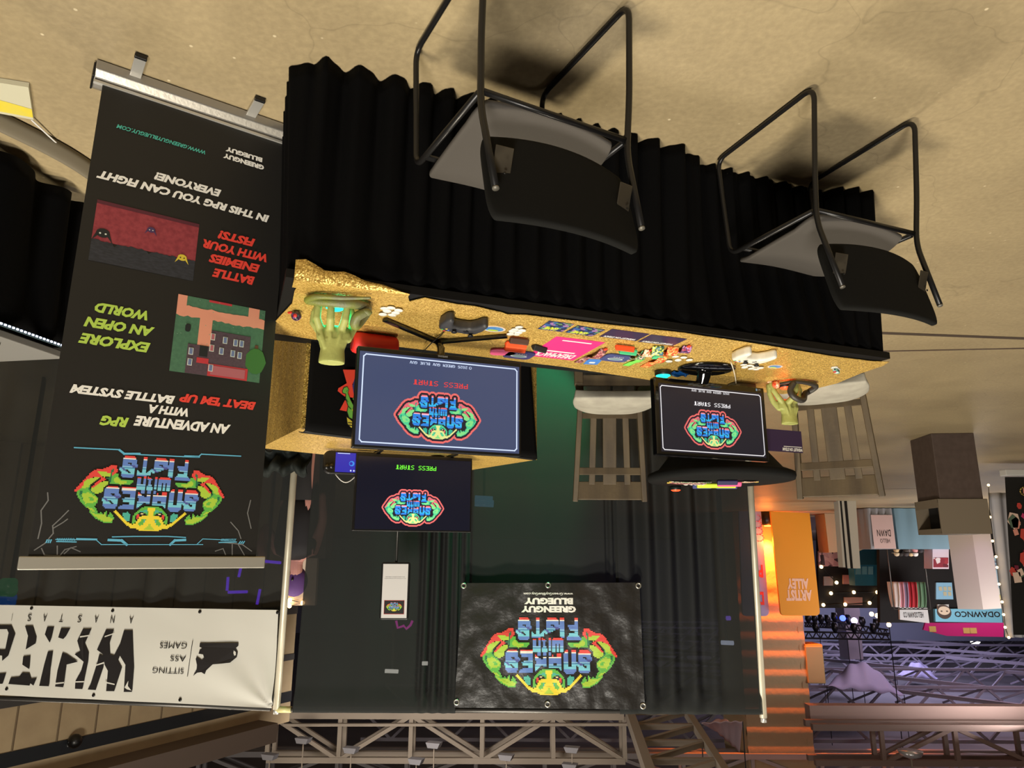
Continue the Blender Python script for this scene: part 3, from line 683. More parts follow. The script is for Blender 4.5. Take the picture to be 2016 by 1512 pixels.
# ================================================================== ROLL-UP BANNER
RB0 = Vector((1.335, 1.985, 0)); rx = Vector((.815, -.579, 0)); rn = Vector((-.579, -.815, 0)); RZ = math.atan2(rx.y, rx.x)
def RP(x, y): p = PV(x, y, RB0, rn)-RB0; return (p.dot(rx), p.z)
alu = mat('aluminium', (168, 164, 158), .35, .75, bump=(90, .05)); alu2 = mat('aluminium_light', (205, 203, 198), .3, .6)
rb = thing('roll_up_banner', 'tall black roll-up banner printed with game art and slogans, silver base', 'banner stand', RB0, RZ)
bw0, bw1 = -.665, .006
q = MB(); q.prism([(-.055, .0), (.055, .0), (.05, .045), (.012, .062), (-.012, .062), (-.05, .03)], 0, bw1-bw0, alu, 'z', T=Matrix(((0, 0, 1, bw0), (1, 0, 0, .03), (0, 1, 0, .004), (0, 0, 0, 1)))); q.build('base', rb, bevel=.003, fixn=True)
q = MB(); q.box(((bw0+bw1)/2, .005, .066), (bw1-bw0, .014, .008), alu2); q.build('base_lip', rb)
q = MB(); q.box((bw1+.003, .03, .033), (.006, .085, .050), plas); q.build('end_cap', rb, bevel=.004)
for x in (-.105, -.475):
    q = MB(); q.box((x, -.065, .014), (.034, .12, .012), alu2); ft = q.build('foot', rb, bevel=.002)
    q = MB(); q.box((x, -.129, .013), (.036, .012, .016), plas); q.build('foot_cap', ft, bevel=.003)
ga, gb = -.632, -.020; gz0, gz1 = .068, 1.545
vinyl = mat('banner_black', (23, 22, 21), .55)
TPX = {}
def wv(x, z): return .002*math.sin(z*5)+.004+.0015*math.sin(x*9+z*3)
sh = Sheet(wv, .0007)
sh.mb.grid(lambda u, v: sh.mp((ga+(gb-ga)*u, gz0+(gz1-gz0)*v), 0), 16, 40, vinyl)
wt = mat('ink_white', (236, 234, 228), .55); limei = mat('ink_slogan_lime', (176, 206, 84), .55); redi = mat('ink_slogan_red', (226, 66, 54), .55); cyi = mat('ink_teal', (76, 178, 160), .55); lbl = mat('ink_hud', (96, 178, 212), .55)
def RT(t, a, b, m, hp=17.5, bold=.052, sheet=None):
    A = RP(*a); B = RP(*b); zc = (A[1]+B[1])/2; xm = (a[0]+b[0])/2; hz = RP(xm, 500+(a[1]+b[1])/2-500+hp/2)[1]-RP(xm, (a[1]+b[1])/2-hp/2)[1]; z0, z1 = zc-hz/2, zc+hz/2
    sh.text(t, A[0], z0, B[0], z1, m, 3, bold, .26)
RT('AN ADVENTURE', (455, 832), (262, 842), wt, 20); RT('RPG', (255, 820), (195, 839), limei, 20); RT('WITH A', (372, 800), (292, 817), wt, 17)
RT("BEAT 'EM UP", (504.5, 787), (352, 796.5), redi); RT('BATTLE SYSTEM', (346, 774), (135.5, 779), wt)
RT('EXPLORE', (297.6, 669), (152.5, 681), limei, 21); RT('AN OPEN', (306, 638.7), (163, 648), limei, 20.5); RT('WORLD', (293, 607), (184.5, 619), limei, 20)
RT('BATTLE', (503, 539), (416.7, 550.3), redi); RT('ENEMIES', (513.4, 514), (410, 522.6), redi); RT('WITH YOUR', (527.4, 490.8), (398, 496.5), redi); RT('FISTS!', (504.4, 463), (427.7, 476), redi)
RT('IN THIS RPG YOU CAN FIGHT', (532.7, 409), (187, 364.5), wt, 16); RT('EVERYONE!', (437.5, 364.6), (302, 361.6), wt, 16)
a = RP(522, 316); b = RP(439, 315.5); zc = (a[1]+b[1])/2+.003; sh.text('GREENGUY', a[0], zc-.0095, b[0], zc+.0095, wt, 3, .06)
a = RP(518, 305.6); b = RP(443.5, 303.6); zc = (a[1]+b[1])/2-.003; sh.text('BLUEGUY', a[0], zc-.0090, b[0], zc+.0090, wt, 3, .06)
RT('WWW.GREENGUYBLUEGUY.COM', (406, 286.3), (227.7, 261), cyi, 8, .03)
# dungeon picture
a = RP(393, 441); b = RP(172, 524); c_ = RP(380, 553)
mar = mat('art_maroon', (150, 58, 66), .6, var=(70, (128, 44, 54))); sto = mat('art_stone', (48, 50, 58), .6, var=(60, (34, 36, 42), (1, 1, 3)))
x0, x1, z0, z1 = a[0], b[0], a[1], c_[1]
sh.rect(x0, z0, x1, z0+(z1-z0)*.66, mar, 1)
jag = [(x0, z0+(z1-z0)*.66)]
random.seed(3)
for k in range(40): jag.append((x0+(x1-x0)*(k+.5)/40, z0+(z1-z0)*(.64+.03*random.random()+(.05 if k % 13 == 5 else 0))))
jag += [(x1, z0+(z1-z0)*.66)]
sh.poly([(x0, z1), (x0, jag[0][1])]+jag[1:-1]+[(x1, jag[-1][1]), (x1, z1)], sto, 2)
sh.rect(x0, z0, x1, z0+.012, mat('art_maroon_dark', (84, 30, 44), .6), 2)
drk = mat('art_dark', (26, 30, 32), .6); bone = mat('art_bone', (205, 210, 200), .6); yl = mat('art_yellow', (214, 190, 60), .6); vio = mat('art_violet', (70, 50, 88), .6)
def critter(c, r, body, eye):
    sh.poly([(c[0]+r*math.cos(k/12*2*PI), c[1]+r*.8*math.sin(k/12*2*PI)) for k in range(12)], body, 3)
    for s in (-1, 1):
        sh.poly([(c[0]+s*r*.4, c[1]-r*.2), (c[0]+s*r*1.5, c[1]-r*1.6), (c[0]+s*r*.9, c[1]-r*.2)][::s], body, 3) if False else sh.poly([(c[0]+s*r*.5, c[1]+r*.3), (c[0]+s*r*1.5, c[1]+r*1.5), (c[0]+s*r*.95, c[1])], body, 3)
        sh.poly(rrect(r*.3, r*.3, r*.14, 3, c[0]+s*r*.4, c[1]+r*.1), eye, 4)
critter(RP(203, 458), .019, drk, bone); critter(RP(298, 452), .012, vio, bone); critter(RP(359, 507), .014, yl, drk)
# overworld picture
a = RP(523, 614); b = RP(333, 733); x0, x1, z0, z1 = a[0], b[0], a[1]-.004, RP(423, 742)[1]; wx, wz = x1-x0, z1-z0
gg = mat('art_grass', (74, 116, 88), .6, var=(90, (66, 104, 80))); pth = mat('art_path', (222, 148, 122), .6); brk = mat('art_brick', (86, 68, 78), .6, var=(140, (72, 56, 66), (1, 1, 3))); roof = mat('art_roof', (186, 52, 60), .6); win = mat('art_window', (104, 118, 156), .6); ros = mat('art_rose', (172, 96, 104), .6); tre = mat('art_tree', (58, 110, 50), .6)
def R_(u0, v0, u1, v1, m, L): sh.rect(x0+wx*u0, z0+wz*v0, x0+wx*u1, z0+wz*v1, m, L)
R_(0, 0, 1, 1, gg, 1)
def wob(u0, u1, v, n, amp): return [(x0+wx*(u0+(u1-u0)*k/n), z0+wz*(v+amp*random.uniform(-1, 1))) for k in range(n+1)]
sh.poly(wob(0, 1, .13, 24, .012)+wob(1, 0, .27, 24, .012), pth, 2)
R_(.0, 0, .0+.13, .2, pth, 2) if False else R_(.07, .0, .20, .2, pth, 2); R_(.90, 0, 1, .26, pth, 2); R_(.60, .24, .74, .66, pth, 2)
R_(.40, .0, .66, .03, roof, 2)
R_(.15, .40, .60, .86, brk, 3); R_(.60, .62, .84, 1, brk, 3); R_(.15, .84, .60, 1, roof, 4); R_(.18, .86, .57, .98, ros, 5); R_(.60, .78, .73, .85, roof, 4); R_(.62, .62, .71, .76, drk, 4)
for (u, v) in ((.25, .50), (.32, .50), (.44, .49), (.58, .47), (.26, .66), (.34, .65), (.47, .64), (.58, .62), (.80, .70), (.80, .84), (.57, .88)): 
    R_(u-.025, v-.03, u+.025, v+.06, bone, 5); R_(u-.017, v-.022, u+.017, v+.052, win if (u*100) % 2 < 1.2 else ros, 6)
cc = (x0+wx*.07, z0+wz*.72); sh.poly([(cc[0]+.032*math.cos(k/14*2*PI)*(1+.1*(k % 2)), cc[1]+.045*math.sin(k/14*2*PI)) for k in range(14)], tre, 4); R_(.05, .5, .09, .6, mat('art_trunk', (92, 58, 40), .6), 3)
sh.poly(rrect(.016, .026, .007, 4, x0+wx*.86, z0+wz*.42), drk, 4)
for k in range(26): R_(*(lambda u, v: (u, v, u+.01, v+.008))(random.random()*.98, random.random()*.98), mat('art_fleck', (120, 158, 130), .6), 2)
# logo, head-up lines, lightning
c = RP(302, 975); w_ = RP(157, 980)[0]-RP(447, 985)[0]; put_logo(sh, c[0], c[1]-.004, w_, 3)
def RL(pts, wd, m=lbl, L=2): sh.line([RP(*p) for p in pts], wd, m, L)
RL([(147, 881), (236, 885), (243, 892), (280, 895), (365, 899), (390, 900), (397, 894), (474, 898)], .0035); RL([(236, 886), (245, 893), (275, 893)], .006); RL([(392, 899), (365, 898)], .006)
RL([(110, 1062), (190, 1063), (200, 1072), (400, 1072), (388, 1072), (400, 1061), (450, 1063)], .0022); RL([(152, 1061), (190, 1062)], .005); RL([(215, 1063), (240, 1064), (250, 1072)], .007); RL([(365, 1063), (345, 1064), (336, 1072)], .007); RL([(222, 1057), (265, 1056), (330, 1056), (366, 1058)], .003); RL([(112, 1066), (150, 1067)], .003); RL([(432, 1068), (466, 1067)], .003)
for k in range(10): RL([(113+k*3.6, 1060), (115+k*3.6, 1064)], .002); RL([(436+k*3, 1065), (438+k*3, 1061)], .002)
for k in range(3): RL([(91+k*4, 1068), (93+k*4, 1063)], .003); RL([(471+k*4, 1070), (474+k*4, 1066)], .003)
bolt = mat('art_lightning', (112, 112, 112), .55)
for p in ([(68, 1083), (88, 1070), (105, 1050), (104, 1035), (120, 1020), (135, 1005)], [(105, 1040), (125, 1028), (133, 1022)], [(75, 1060), (82, 1030), (81, 1005), (95, 985), (94, 970)], [(82, 1080), (88, 1093), (118, 1094), (128, 1082), (150, 1076)], [(113, 1092), (113, 1075)], [(127, 1090), (140, 1078), (158, 1086)],
          [(496, 1085), (478, 1072), (462, 1070), (440, 1068)], [(495, 1040), (488, 1010), (494, 985)], [(475, 1060), (470, 1045), (455, 1028)], [(458, 1093), (458, 1072)], [(445, 1092), (440, 1080), (425, 1085)], [(482, 1093), (470, 1072)]): RL(p, .003, bolt, 1)
sh.mb.build('graphic', rb)
q = MB(); q.box(((ga+gb)/2-.004, .006, 1.562), (gb-ga+.05, .016, .036), mat('rail_silver', (186, 182, 172), .35, .5)); q.build('top_rail', rb, bevel=.003)
q = MB(); q.tube([(-.32, .03, .06), (-.32, .03, 1.575)], .008, alu2); q.build('support_pole', rb)

# ================================================================== HAND SCULPTURES
def hand_mat():
    m = mat('zombie_green', (176, 180, 104), .55, bump=(30, .45, .006), var=(9, (158, 164, 92)))
    return m
def capsule_chain(mb, pts, rs, m, flat=1.0):
    pts = [Vector(p) for p in pts]
    P_ = [pts[0]]; r_ = [rs[0]*.05]
    d0 = (pts[0]-pts[1]).normalized(); dl = (pts[-1]-pts[-2]).normalized()
    P2 = [pts[0]+d0*rs[0]*.8, pts[0]+d0*rs[0]*.55, pts[0]]; R2 = [rs[0]*.25, rs[0]*.75, rs[0]]
    for i in range(1, len(pts)-1): P2.append(pts[i]); R2.append(rs[i])
    P2 += [pts[-1], pts[-1]+dl*rs[-1]*.55, pts[-1]+dl*rs[-1]*.8]; R2 += [rs[-1], rs[-1]*.75, rs[-1]*.25]
    mb.tube(P2, R2, m, 14, flat=flat)
def remesh(o, vox, it=6):
    k = o.modifiers.new('union', 'REMESH'); k.mode = 'VOXEL'; k.voxel_size = vox; k.use_smooth_shade = True
    k = o.modifiers.new('smooth', 'SMOOTH'); k.iterations = it; k.factor = .5
snk = mat('snake_skin', (104, 104, 84), .5, bump=(220, .5, .002), var=(14, (120, 126, 50))); snk2 = mat('snake_dark', (58, 54, 50), .45, bump=(220, .4, .002))
HM = hand_mat()
def hand(mb, fingers, thumb, top, wr=(.040, .030), kn=.102, kw=.050):
    # forearm stump and palm: a loft of ovals from the cut wrist down to the knuckles
    prof = [(top, wr[0], wr[1], 0), (top-.008, wr[0]+.0005, wr[1], 0), (top-.045, wr[0]-.003, wr[1]-.003, 0), (top-.075, wr[0]+.006, wr[1]-.004, 0), (kn+.03, kw, .023, 0), (kn+.008, kw+.004, .021, 0), (kn-.012, kw*.96, .015, 0), (kn-.02, kw*.8, .006, 0)]
    seg = 28; vs = []; fs = []
    for z, a, b, yo in prof:
        for k in range(seg):
            an = 2*PI*k/seg; vs.append((a*math.cos(an), yo+b*math.sin(an), z))
    n = len(prof)
    for i in range(n-1):
        for k in range(seg): fs.append((i*seg+k, (i+1)*seg+k, (i+1)*seg+(k+1) % seg, i*seg+(k+1) % seg))
    fs.append(tuple(range(seg))); fs.append(tuple((n-1)*seg+k for k in range(seg))[::-1])
    mb.add(vs, fs, HM, True)
    for pts, rs in fingers: capsule_chain(mb, pts, rs, HM)
    capsule_chain(mb, thumb[0], thumb[1], HM)
    # tendons on the back of the hand
    for pts, rs in fingers:
        p = Vector(pts[0]); capsule_chain(mb, [(p.x*.50, -.020, kn+.060), (p.x*.82, -.021, kn+.024), (p.x, p.y-.004, p.z)], [.005, .0068, .009], HM)
hb = T(654, 582, TZ); 
h1 = thing('hand_sculpture', 'green hand standing on its fingertips at the banner end, cyan glow inside', 'sculpture', Vector((hb.x, hb.y+.045, TZ+.002)), math.radians(-12))
fing = [([(.040, -.012, .100), (.052, -.030, .070), (.050, -.034, .035), (.043, -.022, .010)], [.0135, .0125, .0115, .0095]),
        ([(.010, -.014, .102), (.010, -.040, .072), (.010, -.044, .036), (.008, -.032, .010)], [.0135, .0125, .0115, .0095]),
        ([(-.024, -.012, .100), (-.034, -.034, .070), (-.038, -.038, .035), (-.034, -.026, .010)], [.0135, .0125, .0115, .0095]),
        ([(.047, .010, .098), (.066, .012, .072), (.064, .010, .038), (.054, .012, .012)], [.0125, .0115, .0105, .009])]
thm = ([(-.040, .010, .120), (-.058, .024, .082), (-.056, .020, .045), (-.046, .012, .014)], [.018, .0145, .0125, .0105])
q = MB(); hand(q, fing, thm, .206); o = q.build('hand', h1); remesh(o, .0026)
sp = bez([(-.11, -.105, .018), (-.03, -.098, .022), (.05, -.085, .020), (.082, -.052, .022), (.05, -.058, .026), (0, -.064, .028), (-.06, -.058, .026), (-.095, -.028, .022), (-.098, .010, .026), (-.085, .010, .050), (-.070, -.008, .078), (-.064, -.030, .080), (-.072, -.048, .062), (-.098, -.054, .048)], 8)
n = len(sp); rs = [.004+.0115*min(1, i/(n*.35))*(1 if i < n*.93 else 1-.3*(i-n*.93)/(n*.07)) for i in range(n)]
q = MB(); q.tube(sp, rs, snk, 14); q.ball(sp[-1], (.019, .014, .012), snk, 14); q.build('snake', h1)
h2b = T(1551, 750, TZ)
h2 = thing('hand_sculpture', 'green hand wrapped by a dark snake, orange glow inside, beside the small monitor', 'sculpture', Vector((h2b.x, h2b.y+.02, TZ+.002)), math.radians(-18))
fing2 = [([(.036, -.006, .100), (.058, -.008, .075), (.078, -.004, .045), (.086, .002, .012)], [.0135, .0125, .0115, .0095]),
         ([(.012, -.014, .100), (.006, -.044, .080), (-.004, -.056, .045), (-.014, -.050, .014)], [.0145, .014, .013, .011]),
         ([(-.022, -.010, .100), (-.042, -.022, .072), (-.050, -.026, .042), (-.050, -.016, .012)], [.0135, .0125, .0115, .0095]),
         ([(-.038, .006, .098), (-.060, .008, .074), (-.064, .010, .040), (-.056, .014, .012)], [.0125, .0115, .0105, .009])]
thm2 = ([(.036, .014, .120), (.060, .026, .090), (.078, .026, .052), (.082, .024, .014)], [.018, .0145, .0125, .0105])
q = MB(); hand(q, fing2, thm2, .198); o = q.build('hand', h2); remesh(o, .0026)
sp = bez([(.06, -.01, .016), (.02, -.075, .016), (-.06, -.080, .018), (-.115, -.058, .024), (-.110, -.015, .040), (-.075, -.030, .055), (-.045, -.052, .088), (-.005, -.072, .098), (.030, -.070, .080), (.036, -.066, .052), (.020, -.074, .020)], 8)
n = len(sp); rs = [.005+.0085*min(1, i/(n*.3)) for i in range(n)]
q = MB(); q.tube(sp, rs, snk2, 14); q.ball(sp[-1], .0125, snk2, 12); q.build('snake', h2)

# puck lights
def puck(loc, rz, col, label, k=6, r=.036, tilt=0, power=.5, lp=None):
    t = thing('puck_light', label, 'light', loc, rz, 'battery puck lights'); cn = '%d_%d_%d' % col
    M_ = Matrix.Translation((0, 0, r if tilt else 0)) @ Matrix.Rotation(math.radians(tilt), 4, 'X') @ (Matrix.Translation((0, 0, -.0125)) if tilt else Matrix.Identity(4))
    q = MB(); q.lathe([(r*.94, 0), (r, .003), (r, .019), (r*.92, .022)], mat('puck_shell', (26, 34, 32), .4), 28, T=M_); q.build('shell', t)
    q = MB(); q.lathe([(r*.86, .020), (r*.86, .0235), (r*.6, .029), (.001, .031)], mat('puck_lens_'+cn, col, .3, emit=k), 28, T=M_); q.build('lens', t)
    if power: point('puck_lamp', lp if lp else Vector(loc)+Vector((0, 0, .06)), power*.8, rgb(col)[:3], .02)
    return t
gcol = (30, 235, 190); rcol = (255, 70, 30)
puck(h1.location+Vector((.0, .0, 0)), 0, gcol, 'cyan puck light glowing inside the hand at the banner end', 3, .034, 0, .35)
puck(h2.location+Vector((.0, .012, 0)), 0, rcol, 'orange puck light glowing inside the snake-wrapped hand', 3, .030, 0, .25)
p_ = T(1305, 729); puck(Vector((p_.x, p_.y, TZ+.004)), 0, gcol, 'green puck light on the table beside the monitor foot', 2.2, .036, 0, .22)
p_ = P(863, 899, ZP); puck(Vector((p_.x, p_.y-.02, ZP+.002)), 0, gcol, 'green puck light on the gold plinth in front of the dark television', 2.2, .034, 0, .05)
puck(Vector((-.42, 4.12, 0)), 0, gcol, 'unseen green puck light added on the floor for the glow on the back drape', 3, .036, 0, 0)  # added puck, out of view, to go with the green on the drape
spot('green_wash', (-.42, 4.12, .06), (-.14, 4.55, .66), 95, (.01, 1, .36), 62, .04)  # added spot that throws the green glow onto the drape

# ================================================================== SPEAKER, CONTROLLERS
def speaker():
    a = T(692, 650); b = T(782, 662); c = (a+b)/2; d = (b-a); L = d.length*.98
    t = thing('bluetooth_speaker', 'red cylinder speaker lying between the large television and the green hand', 'speaker', Vector((c.x, c.y+.012, TZ+.003)), math.atan2(-d.y, -d.x))
    red = mat('speaker_red', (206, 34, 30), .6, bump=(900, .3, .001)); M_ = Matrix.Translation((0, 0, .040)) @ Matrix.Rotation(PI/2, 4, 'Y')
    q = MB(); q.lathe([(.030, -L/2), (.036, -L/2+.006), (.040, -L/2+.02), (.041, 0), (.040, L/2-.02), (.036, L/2-.006), (.030, L/2)], red, 36, T=M_); q.build('body', t)
    for s in (-1, 1):
        q = MB(); q.lathe([(.026, s*(L/2+.001)), (.024, s*(L/2-.004)), (.001, s*(L/2-.005))] if s > 0 else [(.001, s*(L/2-.005)), (.024, s*(L/2-.004)), (.026, s*(L/2+.001))], mat('speaker_cone', (120, 20, 20), .4), 28, T=M_); q.build('end_cone', t)
    lo = Sheet(lambda x, z: -.0415+.0); lo.poly(rrect(.020, .016, .002, 3, -.008, .052), mat('badge_dark', (50, 10, 12), .4), 1); lo.text('JBL', -.0145, .0475, -.0015, .0565, wt, 2, .03); o = lo.mb.build('logo_badge', t); o.rotation_euler.x = math.radians(-14); o.location = (0, .0015, .0)
    return t
speaker()
def controller(loc, rz, m, m2, btn, label, name='game_controller'):
    t = thing(name, label, 'game controller', loc, rz)
    out = [(0, .028), (.030, .032), (.052, .030), (.070, .016), (.079, -.020), (.078, -.068), (.066, -.088), (.050, -.080), (.042, -.046), (.028, -.024), (0, -.020)]
    poly = out + [(-x, y) for x, y in out[1:-1]][::-1]
    q = MB(); q.prism(poly, .004, .042, m); o = shl = q.build('shell', t, bevel=.010)
    k = o.modifiers.new('remesh', 'REMESH'); k.mode = 'VOXEL'; k.voxel_size = .003; k.use_smooth_shade = True; k = o.modifiers.new('sm', 'SMOOTH'); k.iterations = 8
    for (x, y) in ((-.046, .010), (.022, -.006)):
        q = MB(); q.lathe([(.011, .030), (.006, .034), (.006, .042), (.010, .044), (.0095, .048), (.001, .046)], btn, 18, T=Matrix.Translation((x, y, .005))); q.build('thumbstick', shl)
    q = MB(); q.box((-.022, -.006, .041), (.020, .007, .006), m2); q.box((-.022, -.006, .041), (.007, .020, .006), m2); q.build('direction_pad', t, bevel=.001)
    cols = [(60, 150, 80), (190, 50, 50), (60, 90, 180), (200, 170, 60)]
    for k in range(4):
        a = k*PI/2; q = MB(); q.lathe([(.0048, .036), (.0048, .0425), (.003, .0435)], mat('button_%d' % k, cols[k], .4), 12, T=Matrix.Translation((.048+.011*math.cos(a), .010+.011*math.sin(a), 0))); q.build('button', shl)
    q = MB(); q.box((0, .031, .024), (.11, .010, .012), m2); q.build('shoulder_buttons', t, bevel=.003)
    return t
ca = T(905, 630); cg = mat('controller_grey', (50, 50, 52), .5); cb = mat('controller_black', (18, 18, 19), .4)
controller(Vector((ca.x, ca.y, TZ)), BR-.10, cg, cb, cb, 'dark grey game controller lying in front of the large television')
cw = T(1473, 693); cwm = mat('controller_white', (226, 224, 212), .4)
controller(Vector((cw.x, cw.y, TZ)), BR-.02, cwm, mat('controller_grey2', (150, 150, 148), .5), cb, 'white game controller lying in front of the small monitor')
q = MB(); pts = [T(883, 640, TZ+.03), T(878, 648, TZ+.012), T(868, 660, TZ+.012), T(858, 668, TZ+.02), T(845, 680, TZ+.03), T(832, 694, TZ+.01)]
q.tube(bez(pts, 6), .002, cb, 8); tag(q.build('controller_cable'), 'thin black cable running from the dark controller under the television', 'cable')
q = MB(); pts = [T(1436, 708, TZ+.028), T(1440, 716, TZ+.05), T(1444, 728, TZ+.055), T(1448, 745, TZ+.03), T(1449, 756, TZ+.006)]
q.tube(bez(pts, 6), .0024, mat('cable_cream', (214, 206, 186), .5), 8); tag(q.build('controller_cable'), 'cream cable running from the white controller behind the monitor', 'cable')
# ================================================================== SMALL THINGS ON THE TABLE
TT = TZ+.0045
pinw = mat('pin_white', (226, 224, 216), .35); pinb = mat('pin_back', (150, 150, 150), .4, .6)
PIN = None
def pins(pxs, label, group, r=.0145):
    global PIN
    for k, (x, y) in enumerate(pxs):
        p = T(x, y, TT)
        if PIN is None:
            PIN = thing('badge_pin', label, 'pin', p, 0, group)
            q = MB(); q.lathe([(r*.96, 0), (r, .0015), (r, .003), (r*.8, .0048), (.001, .0055)], pinw, 20); q.build('face', PIN)
            q = MB(); q.lathe([(r*.9, -.0008), (r*.97, .001)], pinb, 20); q.build('backing', PIN); o = PIN
        else: o = dup(PIN, p, k*.7, label, group)
        o.rotation_euler = (math.radians(-4+3*(k % 3)), math.radians(3*((k*2) % 3)-3), k*.8); o.location.z += .0016*(k % 3)
pins([(757, 606), (770, 604), (785, 608), (762, 611), (779, 614), (754, 616), (772, 619)], 'white badge pin in the cluster beside the green hand with the cyan glow', 'pins by the cyan hand')
pins([(1022, 643), (1014, 647), (1028, 648), (1009, 651), (1021, 653), (1005, 655), (1016, 657)], 'white badge pin in the pile at the tip of the television foot', 'pins by the television foot')
pins([(1330, 701), (1346, 702), (1317, 709), (1335, 708), (1357, 707)], 'white badge pin in the row in front of the green puck light', 'pins by the green puck light')
pins([(1464, 717), (1476, 718), (1487, 719), (1466, 722), (1479, 724), (1497, 722), (1488, 726)], 'white badge pin lying right behind the white controller', 'pins by the white controller')
def flat_card(name, label, cat, corners, base, draw, group=None, z=None, th=.0012):
    """corners: photo pixels in upright order lower-left, lower-right, upper-right, upper-left"""
    z = z or TT
    c = [T(x, y, z) for x, y in corners]; o0 = (c[0]+c[1]+c[2]+c[3])/4; d = (c[1]-c[0]); a = math.atan2(d.y, d.x)
    w_ = ((c[1]-c[0]).length+(c[2]-c[3]).length)/2*1.06; h_ = ((c[3]-c[0]).length+(c[2]-c[1]).length)/2
    s = Sheet(lay=True, eps=.0004); s.mb.box((0, 0, -th/2), (w_, h_, th), base); draw(s, w_, h_)
    return tag(s.mb.build(name, None, o0, a), label, cat, group)
darkb = mat('card_navy', (40, 38, 70), .4); purp = mat('card_purple', (52, 38, 70), .4); pinkc = mat('card_pink', (236, 48, 130), .4)
art = mat_cells('card_art', [(38, 40, 80), (50, 90, 150), (30, 40, 70), (90, 130, 90), (40, 44, 90), (150, 110, 160)], 70, .4)
def postcard(s, w_, h_):
    s.rect(-w_/2+.002, -h_/2+.002, w_/2-.002, h_/2-.002, art, 1); s.text('GAME', -w_*.2, h_*.08, w_*.35, h_*.42, mat('card_lime', (205, 220, 50), .5), 2, .04, .2)
flat_card('postcard', 'blue and green art postcard nearer the large television', 'card', [(1130, 638), (1085, 632), (1058, 647), (1104, 654)], darkb, postcard, 'art postcards')
flat_card('postcard', 'blue and green art postcard nearer the purple cards', 'card', [(1188, 649), (1140, 641), (1112, 655), (1166, 662)], darkb, postcard, 'art postcards')
def wishcard(s, w_, h_): s.text('WISHLIST ON STEAM', -w_*.42, h_*.26, w_*.42, h_*.44, whp, 1, .03, .2)
flat_card('promo_card', 'dark purple card lying beside the art postcards', 'card', [(1274, 657), (1204, 648), (1184, 664), (1254, 671)], purp, wishcard, 'purple promo cards')
flat_card('promo_card', 'dark purple card lying nearest the small monitor', 'card', [(1350, 667), (1284, 659), (1258, 673), (1324, 681)], purp, wishcard, 'purple promo cards')
def flyer(s, w_, h_):
    s.text('DREAMHACK', -w_*.40, h_*.22, w_*.44, h_*.44, whp, 1, .03); s.rect(-w_*.3, -h_*.40, w_*.3, -h_*.36, whp, 1); s.rect(-w_*.3, .12*h_, w_*.42, .17*h_, whp, 1)
flat_card('flyer', 'bright pink flyer with white title between the two piles of can sleeves', 'flyer', [(1187, 674), (1088, 662), (1050, 702), (1128, 709)], pinkc, flyer)
flat_card('sticker', 'small bright blue sticker half under the navy can sleeve', 'sticker', [(1183, 708), (1162, 707), (1147, 716), (1176, 719)], mat('sticker_blue', (70, 130, 215), .4), lambda s, w_, h_: s.rect(-w_*.2, 0, w_*.2, h_*.25, whp, 1))
def oval(px, rx_, label, ang):
    p = T(*px, TT); s = Sheet(lay=True, eps=.0004)
    s.mb.prism([(rx_*math.cos(k/24*2*PI), rx_*.8*math.sin(k/24*2*PI)) for k in range(24)], -.001, 0, mat('sticker_cream', (228, 206, 186), .5))
    s.poly([(rx_*.82*math.cos(k/24*2*PI), rx_*.62*math.sin(k/24*2*PI)) for k in range(24)], mat('sticker_sea', (96, 156, 205), .5, var=(60, (70, 120, 190))), 1)
    s.poly([(rx_*.5*math.cos(k/20*2*PI), -rx_*.3+rx_*.3*math.sin(k/20*2*PI)) for k in range(20)], mat('sticker_lime', (180, 205, 80), .5), 2) if False else s.poly([(rx_*.5*math.cos(k/20*2*PI), rx_*.32+rx_*.22*math.sin(k/20*2*PI)) for k in range(20)], mat('sticker_lime', (180, 205, 80), .5), 2)
    tag(s.mb.build('oval_sticker', None, p, ang), label, 'sticker', 'oval stickers')
oval((973, 648), .042, 'oval blue and cream sticker behind the dark controller', BR); oval((1526, 722), .034, 'oval blue and cream sticker beside the orange-glow hand', BR)
# can sleeves, wristbands and rolled cloths
navc = mat('sleeve_navy', (48, 46, 108), .7); nav2 = mat('sleeve_slate', (58, 66, 120), .7); pkc = mat('sleeve_pink', (232, 92, 146), .7); orc = mat('sleeve_orange', (240, 84, 30), .7); brc = mat('sleeve_brown', (74, 46, 34), .7); blc = mat('sleeve_black', (28, 30, 28), .7); lmc = mat('sleeve_lime', (118, 214, 84), .7); tlc = mat('sleeve_teal', (70, 190, 130), .7)
def flat_sleeve(px, w_, h_, m, label, ang, logo=True, z=0):
    p = T(*px, TT+z); t = thing('can_sleeve', label, 'can sleeve', p, ang, 'foam can sleeves')
    q = MB(); q.prism(rrect(w_, h_, min(w_, h_)*.25, 5), 0, .007, m); q.build('body', t, bevel=.002)
    if logo:
        s = Sheet(lay=True, eps=.0005); s.poly([(w_*.3*math.cos(k/20*2*PI), h_*.05+h_*.18*math.sin(k/20*2*PI)) for k in range(20)], mat('sleeve_print', (190, 196, 205), .6), 1); s.poly([(w_*.24*math.cos(k/20*2*PI), h_*.05+h_*.13*math.sin(k/20*2*PI)) for k in range(20)], mat('sleeve_print2', (110, 140, 150), .6), 2); s.text('FISTS', -w_*.2, -h_*.3, w_*.2, -h_*.2, whp, 1)
        o = s.mb.build('printed_logo', t); o.location.z = .0075
    return t
